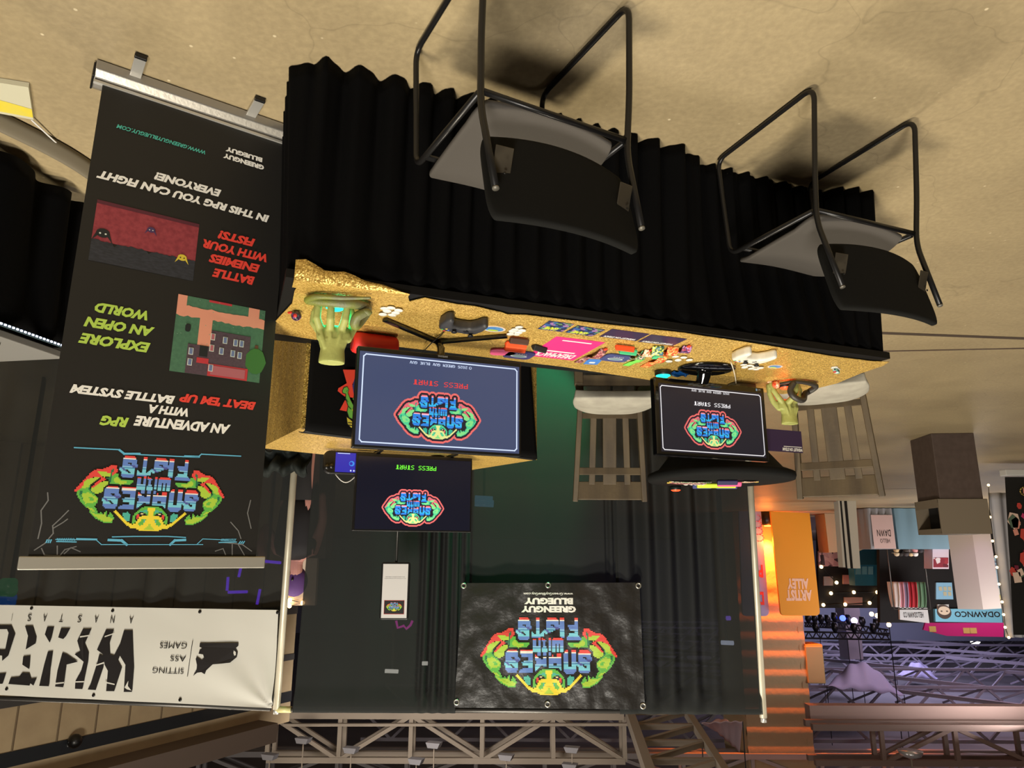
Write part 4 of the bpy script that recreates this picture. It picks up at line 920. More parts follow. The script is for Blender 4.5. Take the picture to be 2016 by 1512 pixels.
def folded_sleeve(px, L, m, label, ang, z=0, r=.013):
    p = T(*px, TT+z); t = thing('can_sleeve', label, 'can sleeve', p, ang, 'foam can sleeves')
    q = MB(); q.prism([(-r, 0), (r, 0), (r, .006), (.3*r, .022), (-.3*r, .022), (-r, .006)], -L/2, L/2, m, 'y', T=Matrix.Rotation(PI/2, 4, 'Z')); q.build('body', t, bevel=.004, fixn=True); return t
flat_sleeve((1022, 697), .118, .10, navc, 'flat navy can sleeve with oval print beside the pink flyer', BR)
flat_sleeve((990, 691), .10, .085, pkc, 'flat pink can sleeve under the navy one by the large television', BR+.3, False)
folded_sleeve((1022, 667), .075, brc, 'folded brown can sleeve in front of the orange pair', BR, .004)
folded_sleeve((1016, 675), .085, orc, 'folded orange can sleeve just behind the brown one', BR, .002)
folded_sleeve((1014, 683), .085, orc, 'folded orange can sleeve resting on the flat navy one', BR, .0)
folded_sleeve((1062, 682), .07, blc, 'dark crumpled can sleeve touching the corner of the pink flyer', BR-.4)
flat_sleeve((1212, 703), .115, .095, nav2, 'flat slate-blue can sleeve with oval print beside the lime strap', BR)
folded_sleeve((1236, 688), .075, tlc, 'folded teal can sleeve beside the slate-blue flat one', BR, .006)
folded_sleeve((1230, 681), .08, orc, 'thin folded orange can sleeve beside the teal one', BR, .004, .008)
c1 = mat_cells('strap_rose', [(120, 60, 66), (190, 120, 120), (70, 40, 46), (210, 170, 160), (150, 70, 80)], 150); c2 = mat_cells('strap_floral', [(60, 110, 70), (220, 200, 180), (70, 140, 90), (200, 160, 150), (40, 60, 50)], 150); c3 = mat_cells('strap_orange', [(245, 120, 50), (250, 170, 90), (225, 70, 30), (250, 200, 130)], 150); c4 = mat_cells('strap_violet', [(90, 50, 110), (200, 150, 200), (60, 30, 80), (170, 60, 90)], 150); c5 = mat_cells('strap_yellow', [(200, 210, 70), (60, 100, 60), (240, 240, 160), (70, 120, 140)], 150); c6 = mat_cells('strap_cream', [(225, 195, 160), (200, 150, 110), (240, 220, 200), (190, 120, 90)], 130)
def strap(pa, pb, w_, m, label, clip=None, hump=.02, clm=None):
    a = T(*pa, TT); b = T(*pb, TT); d = b-a; L = d.length; ang = math.atan2(d.y, d.x); t = thing('wrist_strap', label, 'strap', a, ang, 'printed fabric straps')
    q = MB(); q.grid(lambda u, v: (L*u, (v-.5)*w_, .002+hump*max(0, math.sin(PI*min(1, max(0, (u-.45)/.55))))), 24, 4, m); q.build('band', t, solid=.0025)
    if clip:
        q = MB(); q.box((L+.008, 0, .006), (.018, .012, .006), clip); q.build('clip', t, bevel=.002)
    return t
ored = mat('clip_orange', (238, 78, 44), .5)
strap((1137, 713), (1190, 686), .032, c1, 'rose patterned fabric strap along the edge of the pink flyer', ored)
strap((1222, 712), (1272, 690), .036, c2, 'green floral fabric strap behind the slate-blue can sleeve', None)
strap((1232, 719), (1264, 704), .032, lmc, 'plain lime fabric strap behind the floral one', None, .004)
strap((1268, 722), (1308, 700), .040, c3, 'orange flame patterned strap nearest the back edge of the table', None, .012)
strap((1252, 700), (1280, 688), .048, c6, 'cream patterned pouch strap with red tip beside the lime keychain', mat('clip_red', (190, 40, 40), .5), .02)
strap((1284, 698), (1296, 680), .045, c5, 'yellow and green patterned strap bunched between the purple cards and lime cloth', None, .028)
strap((1305, 698), (1326, 682), .045, c3, 'short orange patterned strap beside the violet one', None, .024)
strap((1330, 693), (1354, 680), .040, c4, 'violet patterned strap with orange clip nearest the white pins', ored, .02)
flat_sleeve((1295, 702), .045, .035, tlc, 'small green can sleeve under the yellow patterned strap', BR+.3, False)
def keyball(px, r, m, m2, label):
    p = T(*px, TT); t = thing('keychain_ball', label, 'keychain', p, .4)
    q = MB(); q.ball((0, 0, r), r, m, 20); q.build('ball', t); q = MB(); q.box((r*1.5, 0, .003), (r, .008, .004), m2); q.build('strap', t)
    q = MB(); q.ball((-r*.3, -r*.6, r*1.2), r*.45, m2, 12); q.build('patch', t)
keyball((584, 612), .017, mat_cells('ball_plum', [(60, 36, 60), (36, 26, 36), (110, 70, 120)], 90, .3), mat('ball_red', (200, 40, 36), .5), 'plum and red keychain ball beside the hand at the banner end')
keyball((1527, 750), .018, mat_cells('ball_coral', [(240, 110, 70), (250, 190, 150), (225, 70, 50)], 80, .35), mat('ball_cream', (250, 210, 180), .5), 'orange keychain ball beside the snake-wrapped hand')
p = T(1645, 724, TT); t = thing('shoe_keychain', 'tiny teal and white sneaker keychain with a red star at the far table end', 'keychain', p, -.9)
q = MB(); q.prism([(-.030, -.012), (.012, -.012), (.024, -.015), (.032, -.008), (.032, .008), (.022, .014), (-.030, .012)], 0, .006, mat('sole_white', (225, 225, 220), .5)); q.build('sole', t, bevel=.002)
q = MB(); q.prism([(-.028, -.010), (.010, -.010), (.028, -.006), (.028, .006), (.010, .010), (-.028, .010)], .006, .022, mat_cells('shoe_print', [(90, 170, 170), (225, 235, 230), (40, 60, 80), (140, 200, 195)], 110)); q.build('upper', t, bevel=.005)
q = MB(); q.ball((.020, 0, .022), (.008, .007, .004), mat('star_red', (190, 30, 40), .5), 10); q.build('star', t)
q = MB(); q.prism([(-.06, -.028), (.06, -.028), (.06, .028), (-.06, .028)], 0, .068, mat('box_grey', (118, 116, 112), .5)); p = T(1476, 748, TZ+.004); bx = thing('grey_box', 'grey printed box partly hidden by the small monitor', 'box', W(BL(p).x-.02, .565, TZ+.004), BR)
q.build('carton', bx, bevel=.002); s = Sheet(lambda x, z: -.0285); s.text('One', -.022, .022, .016, .044, mat('ink_pale', (205, 205, 200), .6), 1); s.poly([(.03, .01), (.058, .01), (.058, .05)], mat('box_pale', (150, 150, 148), .5), 1); s.mb.build('print', bx)
p = T(1338, 733, TT); q = MB(); q.grid(lambda u, v: ((u-.5)*.09, (v-.5)*.05, .004+.02*abs(noise.noise(Vector((u*3, v*3, 1))))), 10, 8, mat('foil_blue', (26, 92, 170), .2, .5), smooth=False); tag(q.build('snack_bag', None, p, BR, solid=.002), 'crumpled blue foil bag by the monitor stand', 'bag')
# promo card tucked behind the monitor edge
c0 = BP(1586, 848, .462); c1_ = BP(1520, 888, .462)
a = BP(1584, 890, .462); b = BP(1586, 848, .462)
x0 = BP(1583, 868, .462).x; x1 = -2.075; z0 = BP(1550, 846, .462).z; z1 = BP(1550, 889, .462).z
t = thing('promo_card', 'upright dark purple card sticking out beside the small monitor', 'card', W(x0, .475, z0), BR)
s = Sheet(lambda x, z: 0, .0006); s.mb.box(((x1-x0)/2, .0012, (z1-z0)/2), (x1-x0, .0022, z1-z0), purp)
s.text('WISHLIST ON STEAM', .003, (z1-z0)*.80, .118, (z1-z0)*.95, whp, 1, .04, .2); s.rect(.006, (z1-z0)*.73, .11, (z1-z0)*.76, whp, 1); s.mb.build('card_face', t)
q = MB(); q.bar((x1-x0-.02, .006, -.02), (x1-x0+.02, .006, .02), .004, .004, plas); q.build('clip', t)

# ================================================================== WOODEN STOOLS
wood = mat('stool_wood', (92, 78, 56), .6, bump=(40, .25, .003), var=(14, (70, 58, 42), (1, 1, .12))); cush = mat('cushion_grey', (168, 163, 150), .8, bump=(80, .2, .003), var=(12, (150, 145, 133)))
def stool(loc, rz, label):
    t = thing('slat_back_stool', label, 'stool', loc, rz, 'wooden stools behind the table'); hw = .215; sh_ = .685; hp = .17; tp_ = .20; zt_ = 1.235; ln = .115
    for s in (-1, 1):
        q = MB(); q.bar((s*hp, .17, 0), (s*hp, .17, sh_), .04, .045, wood, up=(0, 1, 0)); q.bar((s*hp, .17, sh_), (s*tp_, .17+ln, zt_), .030, .04, wood, up=(0, 1, 0)); q.build('rear_post', t, bevel=.004)
        q = MB(); q.bar((s*(hw-.01), -.19, 0), (s*(hw-.01), -.19, sh_-.03), .045, .045, wood, up=(0, 1, 0)); q.build('front_leg', t, bevel=.004)
        q = MB(); q.bar((s*hw, -.19, .28), (s*hp, .17, .28), .022, .04, wood); q.build('side_stretcher', t, bevel=.003)
        q = MB(); q.bar((s*hw, -.19, sh_-.06), (s*hp, .17, sh_-.06), .022, .06, wood); q.build('side_apron', t)
    q = MB(); q.bar((-hw, -.19, .22), (hw, -.19, .22), .022, .045, wood); q.build('footrest', t, bevel=.003)
    q = MB(); q.bar((-hw, -.19, sh_-.055), (hw, -.19, sh_-.055), .022, .055, wood); q.build('front_apron', t)
    def by(z): return .17+ln*(z-sh_)/(zt_-sh_)
    def hx(z): return hp+(tp_-hp)*(z-sh_)/(zt_-sh_)-.012
    q = MB(); q.bar((-hx(1.175), by(1.175), 1.175), (hx(1.175), by(1.175), 1.175), .022, .105, wood); q.build('top_rail', t, bevel=.004)
    q = MB(); q.bar((-hx(1.065), by(1.065), 1.065), (hx(1.065), by(1.065), 1.065), .020, .042, wood); q.build('middle_rail', t, bevel=.003)
    q = MB(); q.bar((-hx(.75), by(.75), .75), (hx(.75), by(.75), .75), .020, .03, wood); q.build('lower_rail', t)
    for x, w_ in ((-.092, .036), (0, .078), (.092, .036)):
        q = MB(); q.bar((x, by(.74)+.002, .74), (x*1.12, by(1.14)+.002, 1.14), w_, .014, wood, up=(0, 1, 0)); q.build('slat', t, bevel=.003)
    def cu(u, v):
        a = u*2-1; b = v; w_ = hw+.015-.050*b**2-.02*max(0, b-.7)*3; z = sh_+.03*(1-abs(a)**4)*(1-abs(2*b-1)**4)+.028
        return (a*w_, -.24+.385*b*(1-.10*a*a*b), z)
    q = MB(); q.grid(cu, 24, 16, cush); q.build('seat_cushion', t, solid=.05, bevel=.018)
    return t
stool((-.565, 3.88, 0), math.radians(1), 'wooden slat-back stool with grey cushion in front of the black drape')
stool((-1.60, 3.575, 0), math.radians(32), 'wooden slat-back stool with grey cushion beside the far green hand')

# ================================================================== COCKTAIL TABLE
ctc = Vector((-1.17, 4.0, 0)); ZC = 1.135
sp_ = mat('spandex_black', (20, 21, 21), .8, spec=.15)
ct = thing('cocktail_table', 'tall round bar table in a tight black stretch cover, giveaways on top', 'table', ctc)
q = MB(); q.lathe([(.36, 0.005), (.30, .05), (.13, .45), (.10, .62), (.16, .85), (.34, 1.07), (.388, ZC-.045), (.398, ZC-.04), (.402, ZC-.022), (.396, ZC-.004), (.37, ZC), (.001, ZC)], sp_, 64); q.build('stretch_cover', ct)
q = MB(); q.lathe([(.385, ZC-.035), (.385, ZC-.006)], mat('table_white', (200, 198, 190), .5), 40); q.build('tabletop', ct)
ZT = ZC+.002
def C_(x, y, z=ZT): return P(x, y, z)
def ctp(x, dy=0, s=0): # point on the round top by photo column and distance from its centre line
    r = ray(x, 955); yy = ctc.y+dy; k = yy/r.y; return Vector((r.x*k, yy, ZT))
def csleeve(x, dy, m, label, L=.085, z=0): 
    p = ctp(x, dy); t = thing('can_sleeve', label, 'can sleeve', p+Vector((0, 0, z)), .05, 'can sleeves on the round table')
    q = MB(); q.prism([(-.018, 0), (.018, 0), (.018, .008), (.006, .026), (-.006, .026), (-.018, .008)], -L/2, L/2, m, 'y', T=Matrix.Rotation(PI/2, 4, 'Z')); q.build('body', t, bevel=.005, fixn=True)
csleeve(1432, -.10, mat('sleeve_deepnavy', (34, 28, 78), .6), 'folded deep navy can sleeve in front on the round bar table', .11)
csleeve(1436, -.05, pkc, 'folded pink can sleeve right behind the deep navy one', .13, .004)
csleeve(1382, .13, nav2, 'folded slate can sleeve at the back of the round table, beside the orange puck', .11)
csleeve(1430, .14, nav2, 'folded slate can sleeve at the back of the round table, behind the pink one', .12)
csleeve(1410, .09, mat('sleeve_yellow', (200, 220, 50), .6), 'bright yellow-green can sleeve among the straps on the round table', .22)
def cstrap(xa, xb, dy, m, label, h):
    a = ctp(xa, dy); b = ctp(xb, dy-.02); d = b-a; t = thing('wrist_strap', label, 'strap', a, math.atan2(d.y, d.x), 'straps on the round table'); L = d.length
    q = MB(); q.grid(lambda u, v: (L*u, (v-.5)*.045, .003+h*u*(1.4-u)), 20, 3, m); q.build('band', t, solid=.003)
    q = MB(); q.box((0, 0, .004), (.014, .02, .006), mat('clip_yellow', (225, 200, 90), .5)); q.build('clip', t)
cstrap(1320, 1400, -.03, c2, 'green floral strap lying across the round bar table', .012); cstrap(1316, 1390, .02, c1, 'rose strap lying behind the green floral one on the bar table', .016); cstrap(1490, 1462, -.06, c6, 'cream strap with amber end at the doorway side of the bar table', .01)
for k in range(5):
    p = ctp(1350+k*9, .07)+Vector((0, 0, .004)); o = dup(PIN, p, k, 'white badge pin in the overlapping row on the round bar table', 'pins on the bar table'); o.rotation_euler = (.3, .2, k)
p = ctp(1330, .27); puck(p, 0, rcol, 'orange puck light at the back rim of the round bar table', 2.6, .032, 0, .12)

# ================================================================== PIPE AND DRAPE
pipe = mat('pipe_white', (196, 190, 172), .4, .3, var=(5, (176, 168, 150))); pipe2 = mat('pipe_dark', (84, 82, 80), .4, .6)
drm = mat('drape_black', (42, 44, 44), .8, bump=(90, .4, .004), spec=.12)
def sheer(m, f):                       # thin drape cloth: a little light passes straight through the weave
    nt = m.node_tree; out = nt.nodes['Material Output']; b = nt.nodes['Principled BSDF']; tr = nt.nodes.new('ShaderNodeBsdfTransparent'); mx = nt.nodes.new('ShaderNodeMixShader')
    mx.inputs[0].default_value = f; nt.links.new(b.outputs[0], mx.inputs[1]); nt.links.new(tr.outputs[0], mx.inputs[2]); nt.links.new(mx.outputs[0], out.inputs['Surface'])
sheer(drm, .22)
YD = 4.58; ZD = 2.43
def pole(x, y, z, label, tilt=0):
    t = thing('drape_pole', label, 'pole', (x, y, 0)); q = MB(); q.tube([(0, 0, .01), (tilt, 0, z)], .021, pipe, 16); q.build('tube', t)
    q = MB(); q.box((0, 0, .006), (.38, .38, .010), pipe2); q.build('base_plate', t, bevel=.003)
    q = MB(); q.tube([(tilt, 0, z-.02), (tilt, 0, z+.025)], .017, alu2, 14); q.build('pole_cap', t); return t
a = PY(540, 1400, YD); b = PY(1503, 1413, YD); a0 = PY(588, 893, YD); b0_ = PY(1477, 971, YD)
XR = a.x; XL = b.x
pole(PY(572, 1010, YD).x, YD, a.z-.01, 'pale upright pole between the black drape and the white banner', a.x-PY(572, 1010, YD).x-.012)
pole(b0_.x-.02, YD, b.z, 'pale upright pole at the open edge of the black drape', b.x-b0_.x+.02)
ZR = PY(1040, 1399, YD).z
q = MB(); q.tube([(XL, YD, ZR), (XR, YD, ZR)], .014, pipe2, 14); tag(q.build('drape_rod'), 'horizontal rod carrying the black back drapes', 'rod')
q = MB(); q.tube([(XR-.10, YD, ZR), (XR-.01, YD, ZR)], .018, mat('rod_sleeve', (214, 206, 150), .4), 14); tag(q.build('rod_sleeve'), 'short yellowish rod end joining the pole beside the white banner', 'rod')
def drape(xa, xb, label, folds, y=YD, zb=.03, zt=None, m=drm, seed=0, xa2=None, xb2=None, nu=150):
    zt = zt or ZR+.012
    def fn(u, v):
        x = (xa+(xb-xa)*u)*(v)+((xa2 if xa2 is not None else xa)+((xb2 if xb2 is not None else xb)-(xa2 if xa2 is not None else xa))*u)*(1-v)
        off = .004*math.sin(u*23+seed)+.004*noise.noise(Vector((u*6+seed, v*7, seed)))
        for (u0, u1, n_, am) in folds:
            if u0 < u < u1:
                k = (u-u0)/(u1-u0); off += am*(.45+.55*(1-v))*math.sin(k*n_*2*PI+seed+.6*math.sin(v*3))*min(1, 5*k)*min(1, 5*(1-k))
        pin = .35 if v > .955 else 1
        return (x, y-.012-off*pin-(.012 if v > .955 else 0), zb+(zt-zb)*v)
    q = MB(); q.grid(fn, nu, 60, m); o = q.build('black_drape', solid=.003); return tag(o, label, 'drape', 'black back drapes')
def dx(x, y=1250): return PY(x, y, YD).x
drape(dx(900), dx(585, 1300), 'black drape panel behind the sign frame and dark television', [(.0, .27, 4, .05)], seed=1, xb2=dx(622, 950))
drape(dx(1222), dx(896), 'black drape panel behind the hanging black vinyl banner', [(0, .1, 2, .02), (.9, 1, 2, .02)], seed=2, y=YD+.03)
drape(dx(1492, 1300), dx(1215), 'black drape panel gathered in deep folds beside the open pole', [(.22, 1.0, 5, .065)], seed=4, xa2=dx(1474, 980))
# gathered drape end on the rail beside the plinth
# ================================================================== HANGING VINYL BANNER
YB = YD-.055
HB0 = PY(1266, 1397, YB); HB1 = PY(897, 1393, YB)
def HP(x, y): p = PY(x, y, YB); return (p.x, p.z)
tl_, tr_, bl_, br_ = HP(1270, 1397), HP(894, 1393), HP(1259, 1147), HP(911, 1148)
vb = thing('vinyl_banner', 'black vinyl banner with the snake logo hanging on the back drape', 'banner', (0, YB, 0))
def wr(x, z):
    return .010*noise.noise(Vector((x*7, z*5, 2)))+.006*noise.noise(Vector((x*19, z*12, 5)))+.006*math.sin(x*14)*max(0, 1-(z-bl_[1])/.25)
s = Sheet(wr, .0016)
vmat = mat('vinyl_black', (36, 34, 33), .38, bump=(16, .45, .012))
def vg(u, v):
    L = Vector(bl_).lerp(Vector(tl_), v); R = Vector(br_).lerp(Vector(tr_), v); p = L.lerp(R, u); return s.mp((p.x, p.y), 0)
s.mb.grid(vg, 60, 44, vmat)
c = HP(1079, 1291); w_ = HP(948, 1300)[0]-HP(1213, 1300)[0]; put_logo(s, c[0]-.004, c[1], w_, 2)
a = HP(1134, 1206); b = HP(1026, 1192.5); s.text('GREENGUY', a[0], min(a[1], b[1]), b[0], max(a[1], b[1]), wt, 2, .06)
a = HP(1128, 1190); b = HP(1032, 1176.5); za, zb_ = sorted((a[1], b[1])); za, zb_ = za, zb_
s.text('BLUEGUY', a[0], za, b[0], zb_, wt, 2, .06)
a = HP(1128, 1171); b = HP(1031, 1166); zc = (a[1]+b[1])/2; s.text('www.GreenGuyBlueGuy.com', a[0], zc-.010, b[0], zc+.010, wt, 2, .015)
s.mb.build('sheet', vb)
for (x, y) in ((1079, 1152), (1257, 1153), (913, 1153), (1078, 1386), (1266, 1390), (899, 1382)):
    p = PY(x, y, YB); ring = [Vector((p.x+.014*math.cos(k/16*2*PI), wr(p.x, p.z)-.004, p.z+.014*math.sin(k/16*2*PI))) for k in range(17)]
    q = MB(); q.tube(ring, .005, mat('grommet_steel', (190, 188, 180), .3, .8), 8, caps=False); q.build('grommet', vb)
# ================================================================== SIGN FRAME ON A STEM
YS = 4.05
a = PY(808, 1107, YS); b = PY(747, 1220, YS); cxs = (a.x+b.x)/2; st = thing('sign_stand', 'small white sign in a black frame on a thin stem above the dark television', 'sign', (cxs, YS, 0))
w_, h_ = b.x-a.x, b.z-a.z; zc = (a.z+b.z)/2
q = MB(); q.prism(rrect(w_, h_, .012, 4, 0, zc), -.008, .010, plas, 'y'); q.build('frame', st, bevel=.003)
s = Sheet(lambda x, z: -.009, .0008); pw, ph = w_*.88, h_*.94; s.rect(-pw/2, zc-ph/2, pw/2, zc+ph/2, mat('sign_paper', (205, 204, 206), .5), 1)
s.rect(-pw*.40, zc+ph*.07+.03, pw*.40, zc+ph*.43, mat('ink_frame_red', (170, 50, 50), .5), 2); s.rect(-pw*.385, zc+ph*.08+.03, pw*.385, zc+ph*.42, mat('ink_black', (22, 20, 20), .5), 3)
put_logo(s, 0, zc+ph*.25+.012, pw*.62, 4)
s.text('Join our Discord to get exclusive updates', -pw*.42, zc-ph*.235, pw*.42, zc-ph*.222, mat('ink_grey', (40, 40, 40), .6), 2); s.text('and a chance to become a beta tester', -pw*.38, zc-ph*.262, pw*.40, zc-ph*.249, mat('ink_grey', (40, 40, 40), .6), 2)
s.mb.build('sheet', st)
q = MB(); q.tube([(0, .005, .012), (0, .005, a.z+.01)], .007, plas, 10); q.build('stem', st); q = MB(); q.lathe([(.12, 0), (.12, .008), (.02, .014)], plas, 24); q.build('base', st)
# ================================================================== NEIGHBOUR'S DRAPE, WHITE BANNER
wa = Vector((XR+.03, YD+.02, 0)); wb = Vector((3.75, 4.97, 0)); wd = (wb-wa).normalized(); wn = Vector((wd.y, -wd.x, 0)); wz = math.atan2(wd.y, wd.x); WL = (wb-wa).length
def NP(x, y, off=0): p = PV(x, y, wa+wn*off, wn)-wa; return (p.dot(wd), p.z)
def ndr(u, v):
    x = -.02+WL*u; z = .01+(ZR-.02-.01)*v; off = .010*noise.noise(Vector((u*12, v*5, 3)))+.022*math.sin(u*60+.8*math.sin(v*2))*(.3+.7*max(0, math.sin(u*17+2)))
    return (x, -.0+off, z)
q = MB(); q.grid(ndr, 260, 40, drm); o = q.build('black_drape', None, wa, wz, solid=.003); tag(o, 'black drape panel of the next stall, behind the tall roll-up banner', 'drape', 'black back drapes')
q = MB(); q.tube([(0, 0, ZR), (WL, 0, ZR)], .014, pipe2, 12); tag(q.build('drape_rod', None, wa, wz), "horizontal rod of the next stall above the white banner", 'rod')
wbn = thing('vinyl_banner', 'wide white banner with black slashed letters beside the pale pole', 'banner', wa, wz)
OFF = .06
A = NP(536, 1394, OFF); B = NP(548, 1201, OFF); Cc = NP(-60, 1190, OFF); D = NP(-60, 1366, OFF)
def ww(x, z):
    dx_ = x-A[0]; dz = A[1]-z; ang = math.atan2(dz, max(.02, dx_)); r = math.hypot(dx_, dz)
    return -OFF+.009*math.sin(ang*9)*math.exp(-r*1.1)+.012*noise.noise(Vector((x*1.6, z*4+x*1.6, 1)))
s = Sheet(ww, .0035); wv_m = mat('vinyl_white', (205, 204, 198), .42)
def wg(u, v):
    L = Vector(B).lerp(Vector(A), v); R = Vector(Cc).lerp(Vector(D), v); p = L.lerp(R, u); return s.mp((p.x, p.y), 0)
s.mb.grid(wg, 160, 50, wv_m)
ink = mat('ink_soft_black', (30, 27, 28), .5)
def n4(x, y): return NP(x*.2976, 1112+y*.2976, OFF)                # pixel of the enlarged view
def NT(t, a, b, m=ink, bold=0, L=2): A_ = n4(*a); B_ = n4(*b); s.text(t, A_[0], A_[1], B_[0], B_[1], m, L, bold)
for ch, xc in zip('ANASTASIS', (873, 748, 640, 530, 410, 300, 195, 80, -40)): 
    dy = (873-xc)*-.022; NT(ch, (xc+16, 340+dy+0), (xc-16, 388+dy)) if ch != 'I' else NT('I', (xc+3, 340+dy), (xc-3, 388+dy))
NT('SITTING', (1220, 686), (1010, 716)); NT('ASS', (1240, 602), (1130, 636)); NT('GAMES', (1248, 515), (1062, 550))
s.line([n4(1283, 503), n4(1242, 737)], .004, ink, 2)
don = [(1332, 515), (1578, 515), (1580, 535), (1560, 552), (1575, 580), (1570, 610), (1530, 645), (1480, 650), (1420, 655), (1375, 695), (1362, 722), (1340, 708), (1310, 712), (1280, 735), (1308, 690), (1312, 660), (1305, 620), (1312, 605), (1345, 628), (1362, 612), (1355, 590), (1325, 585), (1330, 565), (1350, 548), (1330, 540)]
s.poly([n4(*p) for p in don], ink, 2); s.poly([n4(*p) for p in [(1552, 565), (1565, 575), (1566, 595), (1556, 600), (1550, 582)]], wv_m, 3)
big = [[(882, 432), (825, 432), (800, 520), (760, 600), (775, 660), (800, 600), (835, 660), (825, 800), (822, 840), (876, 840), (890, 680)], [(757, 428), (705, 428), (650, 560), (690, 590), (700, 660), (720, 700), (705, 835), (760, 835), (812, 680), (770, 600), (735, 590), (730, 520)], [(700, 600), (665, 590), (650, 650), (600, 790), (580, 825), (635, 828), (690, 680)],
       [(610, 422), (555, 422), (520, 500), (540, 570), (500, 590), (560, 640), (540, 700), (498, 770), (495, 820), (545, 822), (590, 640), (596, 580), (570, 520)], [(472, 418), (410, 418), (390, 480), (425, 490), (445, 470)], [(445, 590), (415, 580), (378, 700), (365, 805), (418, 810), (440, 660), (520, 640), (490, 620)],
       [(362, 410), (315, 410), (298, 460), (330, 515), (345, 480)], [(350, 570), (315, 575), (290, 660), (262, 800), (325, 803), (330, 700)], [(216, 403), (165, 403), (185, 470), (170, 560), (235, 520), (240, 480)], [(200, 600), (155, 605), (150, 660), (195, 690)], [(195, 715), (150, 712), (130, 740), (75, 745), (58, 788), (200, 798), (210, 760)], [(245, 748), (205, 752), (200, 780), (225, 798)],
       [(76, 398), (-60, 398), (-60, 425), (50, 425), (60, 450), (40, 560), (-60, 560), (-60, 590), (20, 600), (20, 635), (60, 600), (102, 460)], [(45, 715), (-20, 720), (-60, 790), (20, 786)]]
for pg in big: s.poly([n4(*p) for p in pg], ink, 2)
for pg in ([(700, 470), (760, 450), (758, 458), (700, 478)], [(540, 470), (600, 462), (600, 470), (540, 480)], [(700, 770), (765, 785), (765, 793), (702, 780)], [(500, 770), (560, 768), (560, 776), (500, 778)], [(365, 780), (425, 775), (425, 783), (365, 790)], [(640, 660), (700, 640), (700, 650), (640, 668)], [(830, 810), (855, 765), (852, 800), (875, 830), (845, 822)]): s.poly([n4(*p) for p in pg], wv_m, 3)
s.mb.build('sheet', wbn)
for (x, y) in ((208, 287), (748, 303), (1325, 310), (1838, 315), (43, 821), (617, 863), (1190, 893), (1778, 940)):
    p = n4(x, y); q = MB(); q.lathe([(.010, 0), (.010, .004), (.002, .005)], mat('eyelet_black', (24, 22, 22), .4, .4), 12, T=Matrix.Translation((p[0], ww(p[0], p[1])-.002, p[1])) @ Matrix.Rotation(PI/2, 4, 'X')); q.build('eyelet', wbn)
# neon and lamps glimpsed through the sheer drapes
def neon(lines, D, col, k, label, r=.012):
    t = thing('neon_sign', label, 'neon sign', PY(*lines[0][0], D)*1); o0 = t.location.copy(); m_ = mat('neon_%d_%d_%d' % col, col, .3, emit=k*.6); zmin = min(PY(x, y, D).z for l in lines for x, y in l)
    for l in lines: q = MB(); q.tube([PY(x, y, D)-o0 for x, y in l], r, m_, 8); q.build('tube', t)
    q = MB(); xm = sum(p[0] for p in lines[0])/len(lines[0]); p = PY(xm, lines[0][0][1], D)-o0; q.bar((p.x, .03, p.z), (p.x, .03, -o0.z), .02, .02, plas, up=(0, 1, 0)); q.build('stand', t)
neon([[(498, 1103), (553, 1108)], [(512, 1160), (506, 1190)], [(449, 1166), (487, 1165)], [(449, 1136), (447, 1163)], [(474, 1118), (470, 1136)]], 6.2, (120, 60, 255), 9, 'purple neon lines glimpsed through the drape beside the roll-up banner')
neon([[(780, 1222), (783, 1236), (795, 1232), (800, 1238), (808, 1231), (812, 1222)]], 6.2, (240, 60, 200), 6, 'small pink neon crown glimpsed through the drape under the sign frame', .010)
neon([[(758, 1321), (784, 1322)]], 6.4, (255, 250, 235), 9, 'white lamp bar glimpsed through the drape above the sign frame', .016); neon([[(831, 1306), (842, 1306)]], 6.4, (255, 250, 235), 9, 'short white lamp glimpsed through the gathered drape', .016)
neon([[(1420, 1265), (1444, 1266)]], 6.4, (220, 230, 255), 6, 'cold white lamp glimpsed through the drape beside the open pole', .018); neon([[(1430, 1217), (1438, 1217)]], 6.4, (150, 110, 255), 6, 'violet lamp glimpsed through the drape beside the open pole', .018)
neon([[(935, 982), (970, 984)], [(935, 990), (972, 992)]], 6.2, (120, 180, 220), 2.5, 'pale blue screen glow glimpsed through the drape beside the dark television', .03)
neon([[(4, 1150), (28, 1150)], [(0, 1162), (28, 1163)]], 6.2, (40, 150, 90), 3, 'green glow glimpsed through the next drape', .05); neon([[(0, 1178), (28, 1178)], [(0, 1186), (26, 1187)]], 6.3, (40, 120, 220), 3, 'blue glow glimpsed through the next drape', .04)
# dark bunched cloth at the pole
p = PY(545, 905, 4.45); q = MB(); q.grid(lambda u, v: (p.x-.20+.36*u, 4.45+.05*math.sin(v*6)+.02*math.sin(u*30), p.z-.07+.16*v+.02*math.sin(u*20)), 30, 10, mat('drape_teal_black', (16, 24, 22), .8)); 
tag(q.build('bunched_cloth', solid=.01), 'bunched dark cloth tied at the pole behind the gold plinth', 'cloth')
